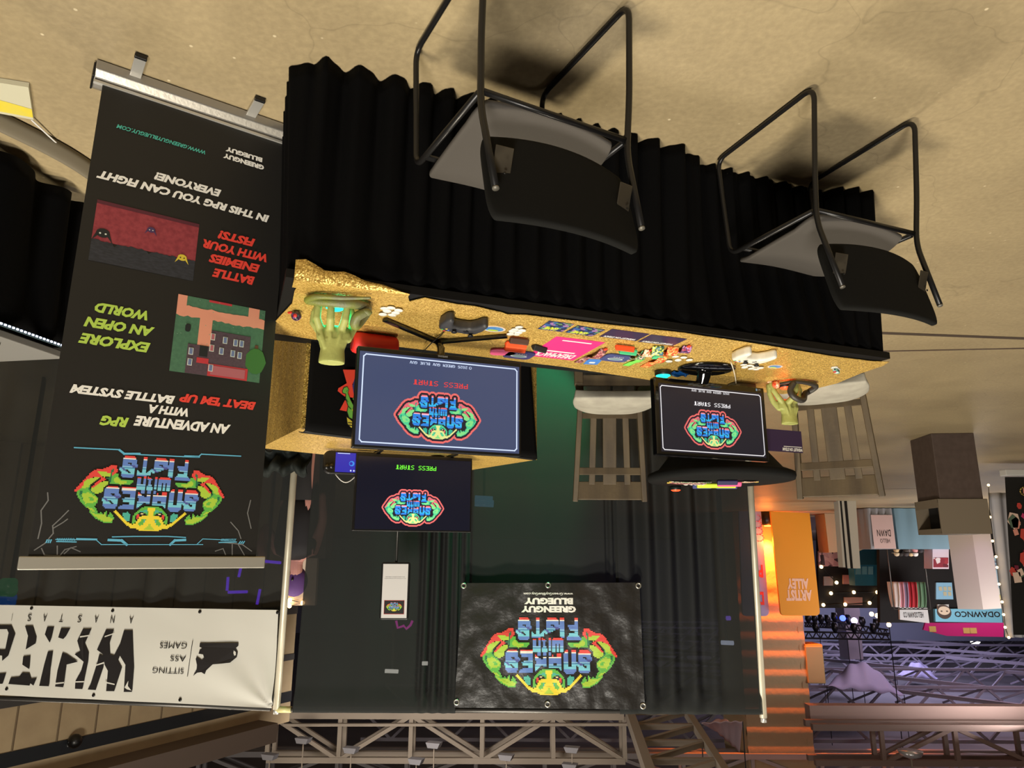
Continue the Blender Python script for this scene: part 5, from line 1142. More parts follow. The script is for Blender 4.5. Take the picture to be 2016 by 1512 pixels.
# cup and paper bag behind the table
cr = MB(); cr.box((0, 0, .335), (.26, .20, .67), blk); tag(cr.build('storage_crate', None, W(.150, .79, 0), BR, bevel=.006), 'black crate standing behind the banner end of the table', 'crate')
cb0 = W(.175, .755, .672); t = thing('paper_cup', 'pale paper cup on the black crate behind the table', 'cup', cb0)
q = MB(); q.lathe([(.022, 0), (.030, .055), (.032, .057), (.030, .058), (.028, .05), (.001, .01)], mat('cup_paper', (190, 178, 160), .6), 20); q.build('cup_body', t)
bg = MB(); bg.grid(lambda u, v: (.045*math.cos(u*2*PI)*(1-.2*v), .03*math.sin(u*2*PI)*(1-.5*v), .07*v+.004*math.sin(u*40)), 30, 8, mat('bag_paper', (150, 116, 80), .7, var=(30, (120, 90, 60))), smooth=False)
tag(bg.build('paper_bag', None, W(.095, .80, .672), BR, solid=.002), 'crumpled brown paper bag on the black crate beside the cup', 'bag')
# ================================================================== NEIGHBOUR'S TABLE (beyond the roll-up banner) with light strip
na_ = P(-60, 222); nb_ = P(168, 372); nd = (nb_-na_); nl = nd.length; nd.normalize(); nz_ = math.atan2(-nd.y, -nd.x); nO = nb_
def NW(x, y, z=0): X_ = -nd; Y_ = Vector((-X_.y, X_.x, 0)); return nO+X_*x+Y_*y+Vector((0, 0, z))
nt_ = thing('folding_table', "next stall's black-skirted table with a white light strip under its rim", 'table', nO, nz_)
q = MB(); q.box((nl/2+.3, .40, .735), (nl+.7, .76, .03), mat('table_grey', (118, 116, 112), .5)); q.build('tabletop', nt_, bevel=.004)
for x in (.1, nl+.4):
    q = MB(); q.tube([(x, .4, 0), (x, .4, .72)], .02, grey_leg); q.build('leg', nt_)
pts = [Vector((-.05, .75, 0)), Vector((-.05, .0, 0)), Vector((nl+.65, 0, 0))]
o = skirt('table_skirt', fillet(pts, .04), .70, skm, None, nO, nz_, .03, 200, 10, 5, .05, .03, .16); tag(o, "black skirt around the next stall's table", 'table skirt')
def hemf(u, v): 
    k = u*nl*1.6; y = -.05-.05*math.sin(k*7)-.05*v-.03*math.sin(k*3+1); return (-.08+(nl+.6)*u, y-.02, .006+.05*math.sin(v*PI)+.02*(1-v))
q = MB(); q.grid(hemf, 60, 8, mat('hem_grey', (112, 104, 88), .8)); o = q.build('cloth_hem', None, nO, nz_, solid=.004); tag(o, 'grey cloth hem lying on the floor along the next stall\'s skirt', 'cloth')
q = MB(); q.box((nl/2+.3, -.012, .712), (nl+.7, .012, .012), mat('led_channel', (40, 60, 66), .4)); ls = q.build('led_strip', None, nO, nz_)
q = MB(); 
for k in range(70): q.box((-.04+k*.018, -.019, .712), (.009, .004, .007), mat('led_white', (225, 232, 255), .3, emit=3.0))
q.build('diodes', ls); tag(ls, "white light strip along the rim of the next stall's table", 'light')
q = MB(); q.box((.28, .12, .757), (.16, .09, .012), bez_dark if False else plas); tag(q.build('phone', None, nO, nz_, bevel=.003), 'dark phone lying on the next stall\'s table', 'phone')
q = MB(); q.box((.42, .16, .758), (.20, .16, .014), mat('wood_board', (120, 84, 58), .5)); tag(q.build('wooden_tray', None, nO, nz_, bevel=.003), 'brown board on the next stall\'s table', 'tray')
# placard on the floor and its cord
c = [P(x, y, .02) for x, y in ((66, 236), (-20, 220), (-20, 160), (56, 172))]
q = MB(); o0 = (c[0]+c[1]+c[2]+c[3])/4; vs = [tuple(p-o0+Vector((0, 0, h))) for h in (-.018, 0) for p in c]; q.add(vs, [(3, 2, 1, 0), (4, 5, 6, 7), (0, 1, 5, 4), (1, 2, 6, 5), (2, 3, 7, 6), (3, 0, 4, 7)], mat('placard_pale', (196, 192, 168), .4))
lo = [c[0].lerp(c[3], .08)-o0, c[1].lerp(c[2], .08)-o0, c[1].lerp(c[2], .5)-o0, c[0].lerp(c[3], .35)-o0]; q.add([tuple(p+Vector((0, 0, .001))) for p in lo], [(0, 1, 2, 3)], mat('placard_yellow', (222, 200, 50), .4, var=(6, (200, 196, 120))))
tag(q.build('placard', None, o0, fixn=True), 'pale and yellow printed placard lying on the floor by the next stall', 'placard')
q = MB(); q.tube([P(62, 236, .02), P(115, 285, .015), P(174, 332, .03)], .003, mat('cable_white', (210, 208, 205), .5), 8); tag(q.build('cord'), 'thin white cord running from the floor placard behind the roll-up banner', 'cord')
# ================================================================== THE HALL
def slab(pts_px, D, th, m, name=None, q=None, n=None, ground=False):        # outline given in photo pixels, cut from a board of thickness th at distance D
    q = q or MB(); pts = [PY(x, y, D) for x, y in pts_px]
    zm = min(p.z for p in pts); poly = [(p.x, .01 if ground and p.z < zm+.25*(max(k.z for k in pts)-zm) else p.z) for p in pts]
    area_ = sum(poly[i][0]*poly[(i+1) % len(poly)][1]-poly[(i+1) % len(poly)][0]*poly[i][1] for i in range(len(poly)))
    if area_ > 0: poly = poly[::-1]
    q.prism(poly, D, D+th, m, 'y'); return q
def bx(x0, y0, x1, y1): return [(x0, y0), (x1, y0), (x1, y1), (x0, y1)]
ceil_m = mat('ceiling_grey', (120, 118, 120), .9, var=(.6, (110, 108, 112))); steel = mat('truss_paint', (142, 130, 116), .7); steel2 = mat('truss_pale', (150, 146, 150), .7); wallg = mat('wall_grey', (128, 128, 138), .85)
q = MB(); q.box((0, 30, 9.85), (130, 110, .3), ceil_m); struct(q.build('ceiling'))
q = MB(); q.box((0, 78.2, 4.9), (130, .4, 9.7), wallg); struct(q.build('wall_back'))
q = MB(); q.box((-55.2, 30, 4.9), (.4, 96, 9.7), wallg); struct(q.build('wall_left'))
# concourse wall on the far side of the white banner
w0 = Vector((6.2, 12, 0)); wdir = Vector((-.485, .875, 0)).normalized(); wnor = Vector((-wdir.y, wdir.x, 0))
if wnor.dot(CP-w0) < 0: wnor = -wnor
def WP(x, y): return PV(x, y, w0, wnor)
beige = mat('panel_beige', (178, 158, 126), .8, bump=(20, .1), var=(2.5, (166, 146, 116))); glassd = mat('window_band', (44, 46, 50), .12); beam = mat('beam_taupe', (104, 90, 82), .8)
def wband(pl, m, name, out=.0, th=.3):                        # pl: photo pixels around the face
    ps = [WP(x, y)+wnor*out for x, y in pl]; n = len(ps); q = MB()
    q.add([tuple(p) for p in ps]+[tuple(p-wnor*th) for p in ps], [tuple(range(n)), tuple(range(n, 2*n))[::-1]]+[(i, (i+1) % n, (i+1) % n+n, i+n) for i in range(n)], m); return struct(q.build(name, fixn=True))
def long_band(ya0, ya1, m, name, out, th=.3, x0=-120, x1=592):
    """horizontal band: heights taken where it crosses photo column 300"""
    z0 = WP(300, ya0).z; z1 = WP(300, ya1).z; a = WP(x0, 1100); b = WP(x1, 1100); q = MB(); d = (b-a)
    c = (a+b)/2; R = Matrix((wdir, -wnor if False else Vector((-wdir.y, wdir.x, 0)), Vector((0, 0, 1)))).transposed()
    q.box((c.x+wnor.x*(out-th/2), c.y+wnor.y*(out-th/2), (z0+z1)/2), (abs(d.dot(wdir)), th, abs(z1-z0)), m, R); return struct(q.build(name))
wall_r = long_band(700, 1492, beige, 'wall_right', 0, .3)
long_band(1419, 1444, glassd, 'window_1', .02, .06)
long_band(1470, 1512, beam, 'trim_2', .5, .5, x1=535)
long_band(1330, 1345, mat('band_dark', (60, 58, 58), .5), 'trim_3', .02, .06); long_band(1215, 1235, mat('band_dark', (60, 58, 58), .5), 'trim_4', .02, .06)
for x in (-40, 38, 122, 194, 258, 320, 380, 440, 500):       # panel seams
    a = WP(x, 1380); q = MB(); q.bar((a.x+wnor.x*.004, a.y+wnor.y*.004, 0), (a.x+wnor.x*.004, a.y+wnor.y*.004, WP(300, 1419).z), .02, .02, mat('seam', (120, 104, 82), .8), up=(0, 1, 0)); struct(q.build('trim_5'))
c = WP(138, 1457); t = thing('camera', 'small dark security camera on the dark window band of the concourse wall', 'camera', c+wnor*.12); 
q = MB(); q.ball((0, 0, 0), .10, plas, 14); q.build('dome', t); q = MB(); q.bar((0, 0, .02), tuple(-wnor*.14+Vector((0, 0, .05))), .08, .08, mat('camera_white', (190, 190, 190), .5)); q.build('mount', t)
# ---------------------------------------------------------------- roof trusses
def truss(xa, xb, y, z0, z1, pitch, name='roof_truss', m=steel, s=.10, off=0.55):
    q = MB(); d = Vector((xb-xa, 0, 0)); L = xb-xa
    for yy in (y, y+off):
        q.bar((xa, yy, z0), (xb, yy, z0), s*1.5, s*1.5, m); q.bar((xa, yy, z1), (xb, yy, z1), s*1.3, s*1.3, m)
        n = int(L/pitch)
        for i in range(n+1):
            x = xa+i*pitch; q.bar((x, yy, z0), (x, yy, z1), s, s, m, up=(0, 1, 0))
            if i < n:
                if i % 2: q.bar((x, yy, z0), (x+pitch, yy, z1), s*.9, s*.9, m)
                else: q.bar((x, yy, z1), (x+pitch, yy, z0), s*.9, s*.9, m)
    for i in range(int(L/pitch)): q.bar((xa+i*pitch, y, z0), (xa+(i+1)*pitch, y+off, z0), s*.6, s*.6, m)
    return struct(q.build(name))
YT = 19.0
zt0 = PY(900, 1409, YT).z; zt1 = PY(900, 1497, YT).z; px0 = PY(1089, 1450, YT).x; pit = PY(949, 1450, YT).x-px0
truss(px0-pit*1, px0+pit*4, YT, zt0, zt1, pit)
q = MB(); a = PY(1245, 1407, YT-.1); b = PY(560, 1408, YT-.1); q.bar(a+Vector((0, 0, .22)), b+Vector((0, 0, .22)), .1, .06, steel); struct(q.build('roof_beam'))
# second truss line further back, right across
truss(-30, 14, 27, PY(900, 1486, 27).z, 9.2, 2.4, m=steel2, s=.12)
# truss run coming towards the stall
def run(A0, A1, B0, B1, n, m, w_):
    q = MB(); q.bar(A0, A1, w_*1.6, w_*2.2, m); q.bar(B0, B1, w_*1.3, w_*1.5, m)
    for i in range(n):
        a = A0.lerp(A1, i/n); b = B0.lerp(B1, i/n); a2 = A0.lerp(A1, (i+1)/n); b2 = B0.lerp(B1, (i+1)/n); q.bar(a, b, w_, w_, m); q.bar(b, a2, w_*.9, w_*.9, m)
    return struct(q.build('roof_truss'))
run(PY(1238, 1402, 19), PY(1285, 1540, 15), PY(1352, 1402, 19), PY(1440, 1540, 15), 4, steel, .12)
# beam and truss over the open hall
q = MB(); a = PY(1590, 1404, 24); q.box(((a.x-34)/2, 24, a.z), (abs(-34-a.x), .4, .52), mat('beam_dusty', (140, 118, 112), .8)); struct(q.build('roof_beam'))
zt0 = PY(1800, 1432, 23).z; zt1 = PY(1800, 1502, 23).z; truss(-33, PY(1600, 1450, 23).x, 23, zt0, zt1, PY(1670, 1450, 23).x-PY(1815, 1450, 23).x, m=mat('truss_dim', (116, 98, 92), .8), s=.12)  # darker copy of the truss paint, dim warm light put into its colour
# space-frame bays deep in the hall
def bay(y, z0, m):
    q = MB()
    for yy, zz in ((y, z0), (y, z0+1.1)): q.bar((-54, yy, zz), (6, yy, zz), .13, .13, m)
    for k in range(25):
        x = -54+k*2.4; q.bar((x, y, z0), (x+1.2, y, z0+1.1), .10, .10, m); q.bar((x+1.2, y, z0+1.1), (x+2.4, y, z0), .10, .10, m); 
        q.bar((x, y, z0), (x+.9, y+2.2, z0+1.1), .09, .09, m)
        if k % 4 == 1: q.bar((x, y, z0), (x+5, y+5.5, z0+.1), .16, .16, m)
    return struct(q.build('roof_truss'))
sf = mat('frame_lilac', (138, 134, 146), .75)
for k, yy in enumerate((31, 36.5, 42, 47.5, 53, 58.5, 64, 69.5)): bay(yy, 7.7, sf)
area('stage_wash', (-24, 46, .5), (-24, 50, 9), 8, 1900, (.72, .66, 1.0)); area('stage_wash', (-14, 62, .5), (-14, 64, 9), 8, 1500, (.72, .66, 1.0)); area('stage_wash', (-22, 33, .5), (-20, 36, 9), 6, 900, (.85, .62, .75))
# hanging unlit fittings
fit = mat('lamp_shade', (120, 118, 122), .5)
def fitting(x, y, D, label):
    p = PY(x, y, D); t = thing('ceiling_light', label, 'light', p, .3, 'unlit ceiling lights')
    q = MB(); q.prism([(-.17, -.0), (.17, .0), (.12, .11), (-.12, .11)], -.10, .10, fit, 'y'); q.build('reflector', t); q = MB(); q.bar((0, 0, .10), (0, 0, 9.69-p.z), .02, .02, steel, up=(0, 1, 0)); q.build('stem', t)
for (x, y, lab) in ((598, 1452, 'pale unlit ceiling light nearest the pole by the white banner'), (692, 1471, 'pale unlit ceiling light just along from the one nearest the white banner'), (855, 1461, 'pale unlit ceiling light beside a truss diagonal over the sign frame'), (820, 1493, 'pale unlit ceiling light at the upper chord over the dark television'),
                    (997, 1485, 'pale unlit ceiling light above the grommet edge of the hanging vinyl banner'), (1126, 1470, 'pale unlit ceiling light between two truss posts above the vinyl banner'), (1122, 1503, 'pale unlit ceiling light high above the vinyl banner, at the frame edge'), (532, 1484, 'pale unlit ceiling light beside the concourse wall beam')):
    fitting(x, y, 17.5, lab)
p = PY(1792, 1478, 21); t = thing('ceiling_light', 'glinting oval ceiling light under the truss over the open hall', 'light', p); q = MB(); q.lathe([(.32, 0), (.26, .12), (.05, .2)], mat('lamp_chrome', (200, 200, 205), .2, .6), 20); q.build('reflector', t); q = MB(); q.bar((0, 0, .15), (0, 0, 9.7-p.z), .03, .03, steel, up=(0, 1, 0)); q.build('stem', t)
p = PY(1920, 1263, 60); t = thing('ceiling_light', 'lit white oval ceiling light deep in the hall', 'light', p); q = MB(); q.lathe([(.001, 0), (.35, .02), (.3, .2), (.05, .3)], mat('lamp_lit', (255, 250, 240), .3, emit=3), 20); q.build('diffuser', t); q = MB(); q.bar((0, 0, .25), (0, 0, 9.7-p.z), .05, .05, steel, up=(0, 1, 0)); q.build('stem', t)
# hanging cloth sails
def sail(px, D, m, label, sag):
    ps = [PY(x, y, D+k*1.2) for k, (x, y) in enumerate(px)]
    def fn(u, v):
        a = ps[0].lerp(ps[1], u); b = ps[3].lerp(ps[2], u); p = a.lerp(b, v); p.z -= sag*math.sin(PI*u)*math.sin(PI*v)+.06*sag*math.sin(u*25); return tuple(p)
    t = thing('fabric_sail', label, 'fabric', (0, 0, 0)); q = MB(); q.grid(fn, 30, 12, m); q.build('cloth', t, solid=.02)
    for p in (ps[0], ps[1]): q = MB(); q.bar(p, (p.x, p.y, 9.68), .025, .025, plas, up=(0, 1, 0)); q.build('cord', t)
lil = mat('sail_lilac', (170, 166, 200), .7); rosy = mat('sail_rosy', (178, 158, 168), .7)
sail([(1380, 1424), (1462, 1420), (1456, 1480), (1410, 1440)], 21, rosy, 'pale cloth sail hanging beside the orange-lit column', .3)
sail([(1628, 1352), (1780, 1368), (1740, 1340), (1645, 1338)], 34, lil, 'large lilac cloth sail between the roof trusses', 1.0)
sail([(1765, 1330), (1850, 1338), (1830, 1322), (1790, 1320)], 46, lil, 'small lilac cloth sail further from the orange column', .8)

# ---------------------------------------------------------------- orange-lit column, uplight, signs
YC = 27.0
xr_ = PY(1475, 1512, YC).x; xl_ = PY(1606, 1512, YC).x
colm = mat('column_plaster', (158, 140, 112), .9, bump=(6, .3, .05))
def colf(u, v, ax, bx_, y0, y1):
    z = 9.7*v; o_ = .022*math.sin(z*2*PI/.62)*min(1, max(0, (z-2.0)/1.5)); x = ax+(bx_-ax)*u; y = y0+(y1-y0)*u; return x, y, z, o_
q = MB(); dpt = 1.3
q.grid(lambda u, v: (lambda r: (r[0], r[1]-r[3], r[2]))(colf(u, v, xl_, xr_, YC, YC)), 6, 260, colm)
q.grid(lambda u, v: (lambda r: (r[0]+r[3], r[1], r[2]))(colf(u, v, xr_, xr_+.42, YC, YC+dpt)), 4, 260, colm)
q.grid(lambda u, v: (lambda r: (r[0]-r[3], r[1], r[2]))(colf(u, v, xl_, xl_+.2, YC+dpt, YC)), 4, 260, colm)
q.grid(lambda u, v: (xr_+.42+(xl_+.2-xr_-.42)*u, YC+dpt, 9.7*v), 2, 2, colm)
struct(q.build('column'))
p = P(1509, 1018, 0); ux = PY(1509, 1018, YC-.35).x; t = thing('uplight', 'black floor uplight glowing orange at the foot of the tall column', 'light', (ux, YC-.45, 0))
q = MB(); q.lathe([(.22, 0), (.22, .45), (.16, .5)], plas, 20); q.build('housing', t); q = MB(); q.lathe([(.15, .5), (.13, .53), (.001, .54)], mat('lens_orange', (255, 170, 60), .3, emit=6), 20); q.build('lens', t)
spot('uplight_lamp', (ux, YC-.40, .65), (ux-.55, YC+.35, 9), 5200, (1, .17, .02), 75, .10)
point('uplight_spill', (ux, YC-.8, 1.1), 150, (1, .30, .04), .3)
def board(px, D, th, m, name, label, cat, draw=None, emboss=.01, feet=True):
    cx_ = sum(p[0] for p in px)/len(px); pts = [PY(x, y, D) for x, y in px]; z0 = min(p.z for p in pts); o0 = Vector((sum(p.x for p in pts)/len(pts), D, max(0, z0) if z0 < .4 else z0))
    t = thing(name, label, cat, o0); q = MB(); poly = [(p.x-o0.x, p.z-o0.z) for p in pts]
    ar = sum(poly[i][0]*poly[(i+1) % len(poly)][1]-poly[(i+1) % len(poly)][0]*poly[i][1] for i in range(len(poly)))
    if ar > 0: poly = poly[::-1]
    q.prism(poly, 0, th, m, 'y'); q.build('panel', t, fixn=True)
    if draw:
        s = Sheet(lambda x, z: 0, emboss); draw(s, lambda x, y: (PY(x, y, D).x-o0.x, PY(x, y, D).z-o0.z)); s.mb.build('print', t)
    return t
def rpx(c, r=8):                                              # rounded upper corners of a sign, in photo pixels
    (x0, y0), (x1, y1), (x2, y2), (x3, y3) = c; out = [(x0, y0), (x1, y1)]
    for k in range(7): a = k/6*PI/2; out.append((x2-r+r*math.cos(a), y2-r+r*math.sin(a)))
    for k in range(7): a = PI/2+k/6*PI/2; out.append((x3+r+r*math.cos(a), y3-r+r*math.sin(a)))
    return out
sgo = mat('sign_orange', (236, 152, 26), .6); sgl = mat('sign_letter', (250, 196, 170), .6)
def da(s, f):
    for tx, a, b in (('ARTIST', (1597.5, 1161), (1548.4, 1183)), ('ALLEY', (1591, 1139), (1550.5, 1159.5))):
        A = f(*a); B = f(*b); s.text(tx, A[0], A[1], B[0], B[1], sgl, 1, .05)
board(rpx([(1517, 1007), (1594, 1010), (1614, 1212), (1537, 1212)]), 26, .12, sgo, 'direction_sign', 'tall orange sign reading ARTIST ALLEY in front of the lit column', 'sign', da)
sgb = mat('sign_lilac', (150, 150, 196), .6)
def db(s, f):
    r_ = mat('sign_red', (226, 58, 44), .6)
    A = f(1503, 1165); B = f(1491, 1191); s.text('D', A[0], A[1], B[0], B[1], r_, 1, .04); A = f(1501, 1112); B = f(1484, 1137); s.text('PL', A[0], A[1], B[0], B[1], r_, 1, .04)
    pk = mat('sign_pink', (196, 110, 150), .6)
    for k in range(4):
        c = f(1489+k*2, 1020+k*13); s.line([(c[0]+.16*math.cos(a/10*2*PI), c[1]+.12*math.sin(a/10*2*PI)) for a in range(8)], .03, pk, 1)
board(rpx([(1455, 1006), (1498, 1007), (1514, 1213), (1462, 1213)]), 26.4, .12, sgb, 'direction_sign', 'lilac sign with red letters half hidden by the pale pole', 'sign', db)
p = PY(1606, 1309, YC-.1); t = thing('wall_speaker', 'tan box speaker fixed to the orange-lit column', 'speaker', p+Vector((0, .0, -.65)))
q = MB(); q.box((0, .45, .65), (.62, .9, 1.25), mat('box_tan', (150, 134, 96), .7)); q.build('cabinet', t, bevel=.03); q = MB(); q.box((0, .45, .0), (.6, .86, .06), mat('bottom_orange', (230, 140, 40), .6)); q.build('bottom_panel', t)  # orange panel across the underside of the cabinet

# ---------------------------------------------------------------- litter kiosk
kb = [P(1833, 853), P(1917, 852)]; kl = P(1797, 880)
kx = (kb[0]-kb[1]); kw = kx.length*1.0; kx.normalize(); ky = Vector((-kx.y, kx.x, 0)); kd = .62
kf = mat('kiosk_brown', (82, 68, 62), .6, var=(12, (74, 60, 54))); kh = mat('kiosk_taupe', (118, 106, 90), .6)
t = thing('litter_bin', 'brown square litter bin with taupe hood standing on the open floor', 'bin', kb[1], math.atan2(kx.y, kx.x))
zb_ = PV(1850, 983, kb[1], ky).z; ztop = PV(1870, 1050, kb[1], ky).z
q = MB(); q.box((kw/2, kd/2, zb_/2), (kw, kd, zb_), kf); q.build('body', t, bevel=.01)
q = MB(); hh = ztop-zb_
q.box((kw/2, -.008, zb_+hh/2), (kw+.07, .02, hh), kh); q.box((kw/2, kd+.008, zb_+hh/2), (kw+.07, .02, hh), kh); q.box((kw/2, kd/2, zb_+.02), (kw+.07, kd+.03, .05), kh); q.box((kw/2, kd/2, ztop-.01), (kw+.07, kd+.03, .03), kh); q.box((-.02, kd/2, zb_+hh/2), (.02, kd, hh), kh); q.box((kw+.022, kd/2, zb_+hh*.12), (.025, kd, hh*.24), kh); q.box((kw+.022, kd/2, zb_+hh*.93), (.025, kd, hh*.14), kh); q.build('hood', t)
q = MB(); q.box((kw*.75, kd/2, zb_+hh*.5), (.02, kd*.95, hh*.85), mat('bin_dark', (14, 13, 12), .9)); q.build('chute', t)
# ---------------------------------------------------------------- striped totem
YM = 21
tt_ = thing('striped_totem', 'leaning-edge white totem with two black stripes behind the far wooden stool', 'totem', PY(1655, 975, YM)*1)
o0 = tt_.location.copy(); o0.z = 0; tt_.location = o0
def tot(px, m, y, name):
    q = MB(); pl = [PY(x_, y_, YM) for x_, y_ in px]; q.prism([(p.x-o0.x, p.z-o0.z) for p in pl], y, y+.30, m, 'y'); q.build(name, tt_, fixn=True)
cream = mat('totem_cream', (214, 210, 196), .6); tb = mat('totem_black', (24, 22, 22), .6)
tot([(1662, 925), (1681, 925), (1694, 1119), (1680, 1119)], cream, 0, 'wide_face'); tot([(1655, 925), (1662.5, 925), (1680.5, 1119), (1674, 1119)], tb, .02, 'stripe'); tot([(1652, 925), (1655.5, 925), (1674.5, 1119), (1669, 1119)], cream, .0, 'narrow_face'); tot([(1647.5, 925), (1652.5, 925), (1669.5, 1119), (1664, 1119)], tb, .02, 'stripe'); tot([(1645.5, 925), (1648, 925), (1664.5, 1117), (1660, 1117)], cream, 0, 'edge_face')
# ---------------------------------------------------------------- clothing stall with blue tables
bkd = mat('stall_black', (16, 15, 17), .9)
def one(px, D, th, m, name, label, cat, group=None, bev=0, ground=False):
    q = slab(px, D, th, m, ground=ground); o = q.build(name, fixn=True, bevel=bev); tag(o, label, cat, group); return o
tag(slab(bx(1612, 1040, 1735, 1197), 30, .2, bkd, ground=True).build('stall_backdrop', fixn=True), 'dark backdrop hung with little lamps between the orange sign and the clothing stall', 'backdrop')
tag(slab(bx(1733, 1035, 1985, 1226), 27, .2, bkd, ground=True).build('stall_backdrop', fixn=True), 'black backdrop of the clothing stall', 'backdrop')
gcl = mat('cloth_grey', (150, 150, 156), .8); bcl = mat('cloth_blue', (118, 150, 168), .8); pkl = mat('runner_pink', (206, 176, 172), .8)
YD2 = 24
def draped(x0, x1, yb, yt, D, m, label, dep=1.0, draw=None):
    a = PY(x0, yb, D); b = PY(x1, yb, D); zt_ = PY((x0+x1)/2, yt, D).z; xa, xb = sorted((a.x, b.x))
    t = thing('draped_table', label, 'table', ((xa+xb)/2, D, 0)); w_ = xb-xa
    q = MB(); q.grid(lambda u, v: (-w_/2+w_*u, -.04*math.sin(u*22)*(1-v), .02+(zt_-.02)*v), 60, 4, m)
    q.grid(lambda u, v: (-w_/2+w_*u, dep*v, zt_), 4, 2, m); q.grid(lambda u, v: (w_/2+.03*math.sin(u*14)*(1-v), dep*u, .02+(zt_-.02)*v), 20, 4, m); q.grid(lambda u, v: (-w_/2-.03*math.sin(u*14)*(1-v), dep*u, .02+(zt_-.02)*v), 20, 4, m); q.grid(lambda u, v: (-w_/2+w_*u, dep, .02+(zt_-.02)*v), 4, 4, m); q.build('cloth', t)
    q = MB(); q.box((0, dep/2, zt_-.05), (w_-.1, dep-.1, .04), grey_leg); q.build('tabletop', t)
    if draw:
        s = Sheet(lambda x, z: -.05, .006); draw(s, lambda x, y: (PY(x, y, D).x-(xa+xb)/2, PY(x, y, D).z)); s.mb.build('runner', t)
    return zt_
def drun(s, f):
    A = f(1755, 1014); B = f(1720, 1080); s.rect(A[0], max(.05, A[1]), B[0], B[1], pkl, 0); k = mat('ink_soft_black', (30, 27, 28), .5)
    A = f(1751, 1043); B = f(1726, 1056); s.text('DAWN', A[0], A[1], B[0], B[1], k, 1); A = f(1750, 1061); B = f(1732, 1069); s.text('HELLO', A[0], A[1], B[0], B[1], mat('ink_faint', (90, 76, 76), .6), 1)
ZTB = draped(1708, 1757, 1016, 1081, YD2, gcl, 'grey-draped table with pink lettered runner at the clothing stall', 1.0, drun)
draped(1761, 1864, 1012, 1081, YD2, bcl, 'blue-draped table beside the pink runner at the clothing stall')
hats = [(198, 170, 130), (30, 26, 28), (60, 52, 48), (176, 168, 170), (210, 150, 150), (44, 40, 44), (200, 180, 150), (40, 34, 32), (62, 58, 62), (196, 172, 132), (226, 220, 216)]
for k, (x, y) in enumerate([(1764, 1080), (1772, 1077), (1783, 1076), (1792, 1079), (1801, 1077), (1812, 1080), (1768, 1090), (1787, 1088), (1806, 1090), (1779, 1096), (1796, 1098)]):
    p = PY([1764, 1772, 1783, 1792, 1801, 1812][k % 6], 1080, YD2+.15+(k % 2)*.2); t = thing('cap', 'small hat in the stacked row on the blue-draped table', 'hat', (p.x, p.y, ZTB+.004 if k < 6 else ZTB+.118), k*.3, 'hats on the blue table')
    m_ = mat('hat_%d' % k, hats[k], .8); q = MB(); q.lathe([(.082, 0), (.085, .02), (.08, .06), (.055, .10), (.001, .115)], m_, 16); q.build('crown', t); q = MB(); q.prism([(-.07, -.05), (.07, -.05), (.06, -.13), (0, -.15), (-.06, -.13)], .0, .012, m_); q.build('brim', t)
gx = slab(bx(1836, 1078, 1868, 1120), YD2+.2, .5, mat('gift_white', (196, 180, 190), .5)); g = gx.build('gift_box', fixn=True); tag(g, 'white and maroon gift box with blue edges on the blue-draped table', 'box')
one(bx(1838, 1098, 1867, 1117), YD2+.19, .02, mat_cells('gift_print', [(120, 30, 44), (200, 190, 190), (140, 40, 50), (90, 20, 34)], 6), 'gift_label', '', 'x').parent = g
for k_ in ('label', 'category'): del g.children[0][k_]
cl_cols = [(200, 196, 194), (196, 132, 142), (136, 120, 146), (176, 40, 50), (160, 34, 44), (96, 128, 100), (88, 120, 92)]
names = ['white', 'rose pink', 'mauve', 'bright red', 'dark red', 'light green', 'deep green']
for k in range(7):
    x = 1766+k*8.6; p = PY(x+4, 1196, 26); z1 = p.z; z0 = PY(x, 1146, 26).z; t = thing('garment', '%s garment hanging on the rail of the clothing stall' % names[k], 'garment', (p.x, 26.2, z0), 1.32, 'garments on the rail')
    q = MB(); m_ = mat('garment_%d' % k, cl_cols[k], .85); h_ = z1-z0
    q.grid(lambda u, v: ((u-.5)*(.5-.2*v**3), .05*math.sin(u*12), h_*v), 16, 8, m_); q.build('cloth', t, solid=.03); q = MB(); q.tube([(-.12, 0, h_), (0, 0, h_+.05), (.12, 0, h_)], .01, plas, 6); q.build('hanger', t)
q = MB(); a = PY(1760, 1197, 26.2); b = PY(1832, 1197, 26.2); q.tube([(a.x, 26.2, a.z+.04), (b.x, 26.2, b.z+.04)], .02, pipe2, 8); q.tube([(a.x, 26.2, 0), (a.x, 26.2, a.z+.04)], .02, pipe2, 8); q.tube([(b.x, 26.2, 0), (b.x, 26.2, b.z+.04)], .02, pipe2, 8); tag(q.build('clothes_rail'), 'dark rail holding the coloured garments', 'rail')
sb_ = mat('sign_blue', (120, 186, 216), .5); sw = mat('sign_white', (196, 198, 200), .5); kk = mat('ink_soft_black', (30, 27, 28), .5)
def d_s1(s, f):
    A = f(1817, 1205); B = f(1779, 1216); s.text('HELLODAWN CO', A[0], A[1], B[0], B[1], kk, 1, .01)
board([(1771, 1195), (1826, 1197), (1830, 1227), (1772, 1220)], 26.9, .12, sw, 'hanging_sign', 'white lettered sign over the garments of the clothing stall', 'sign', d_s1)
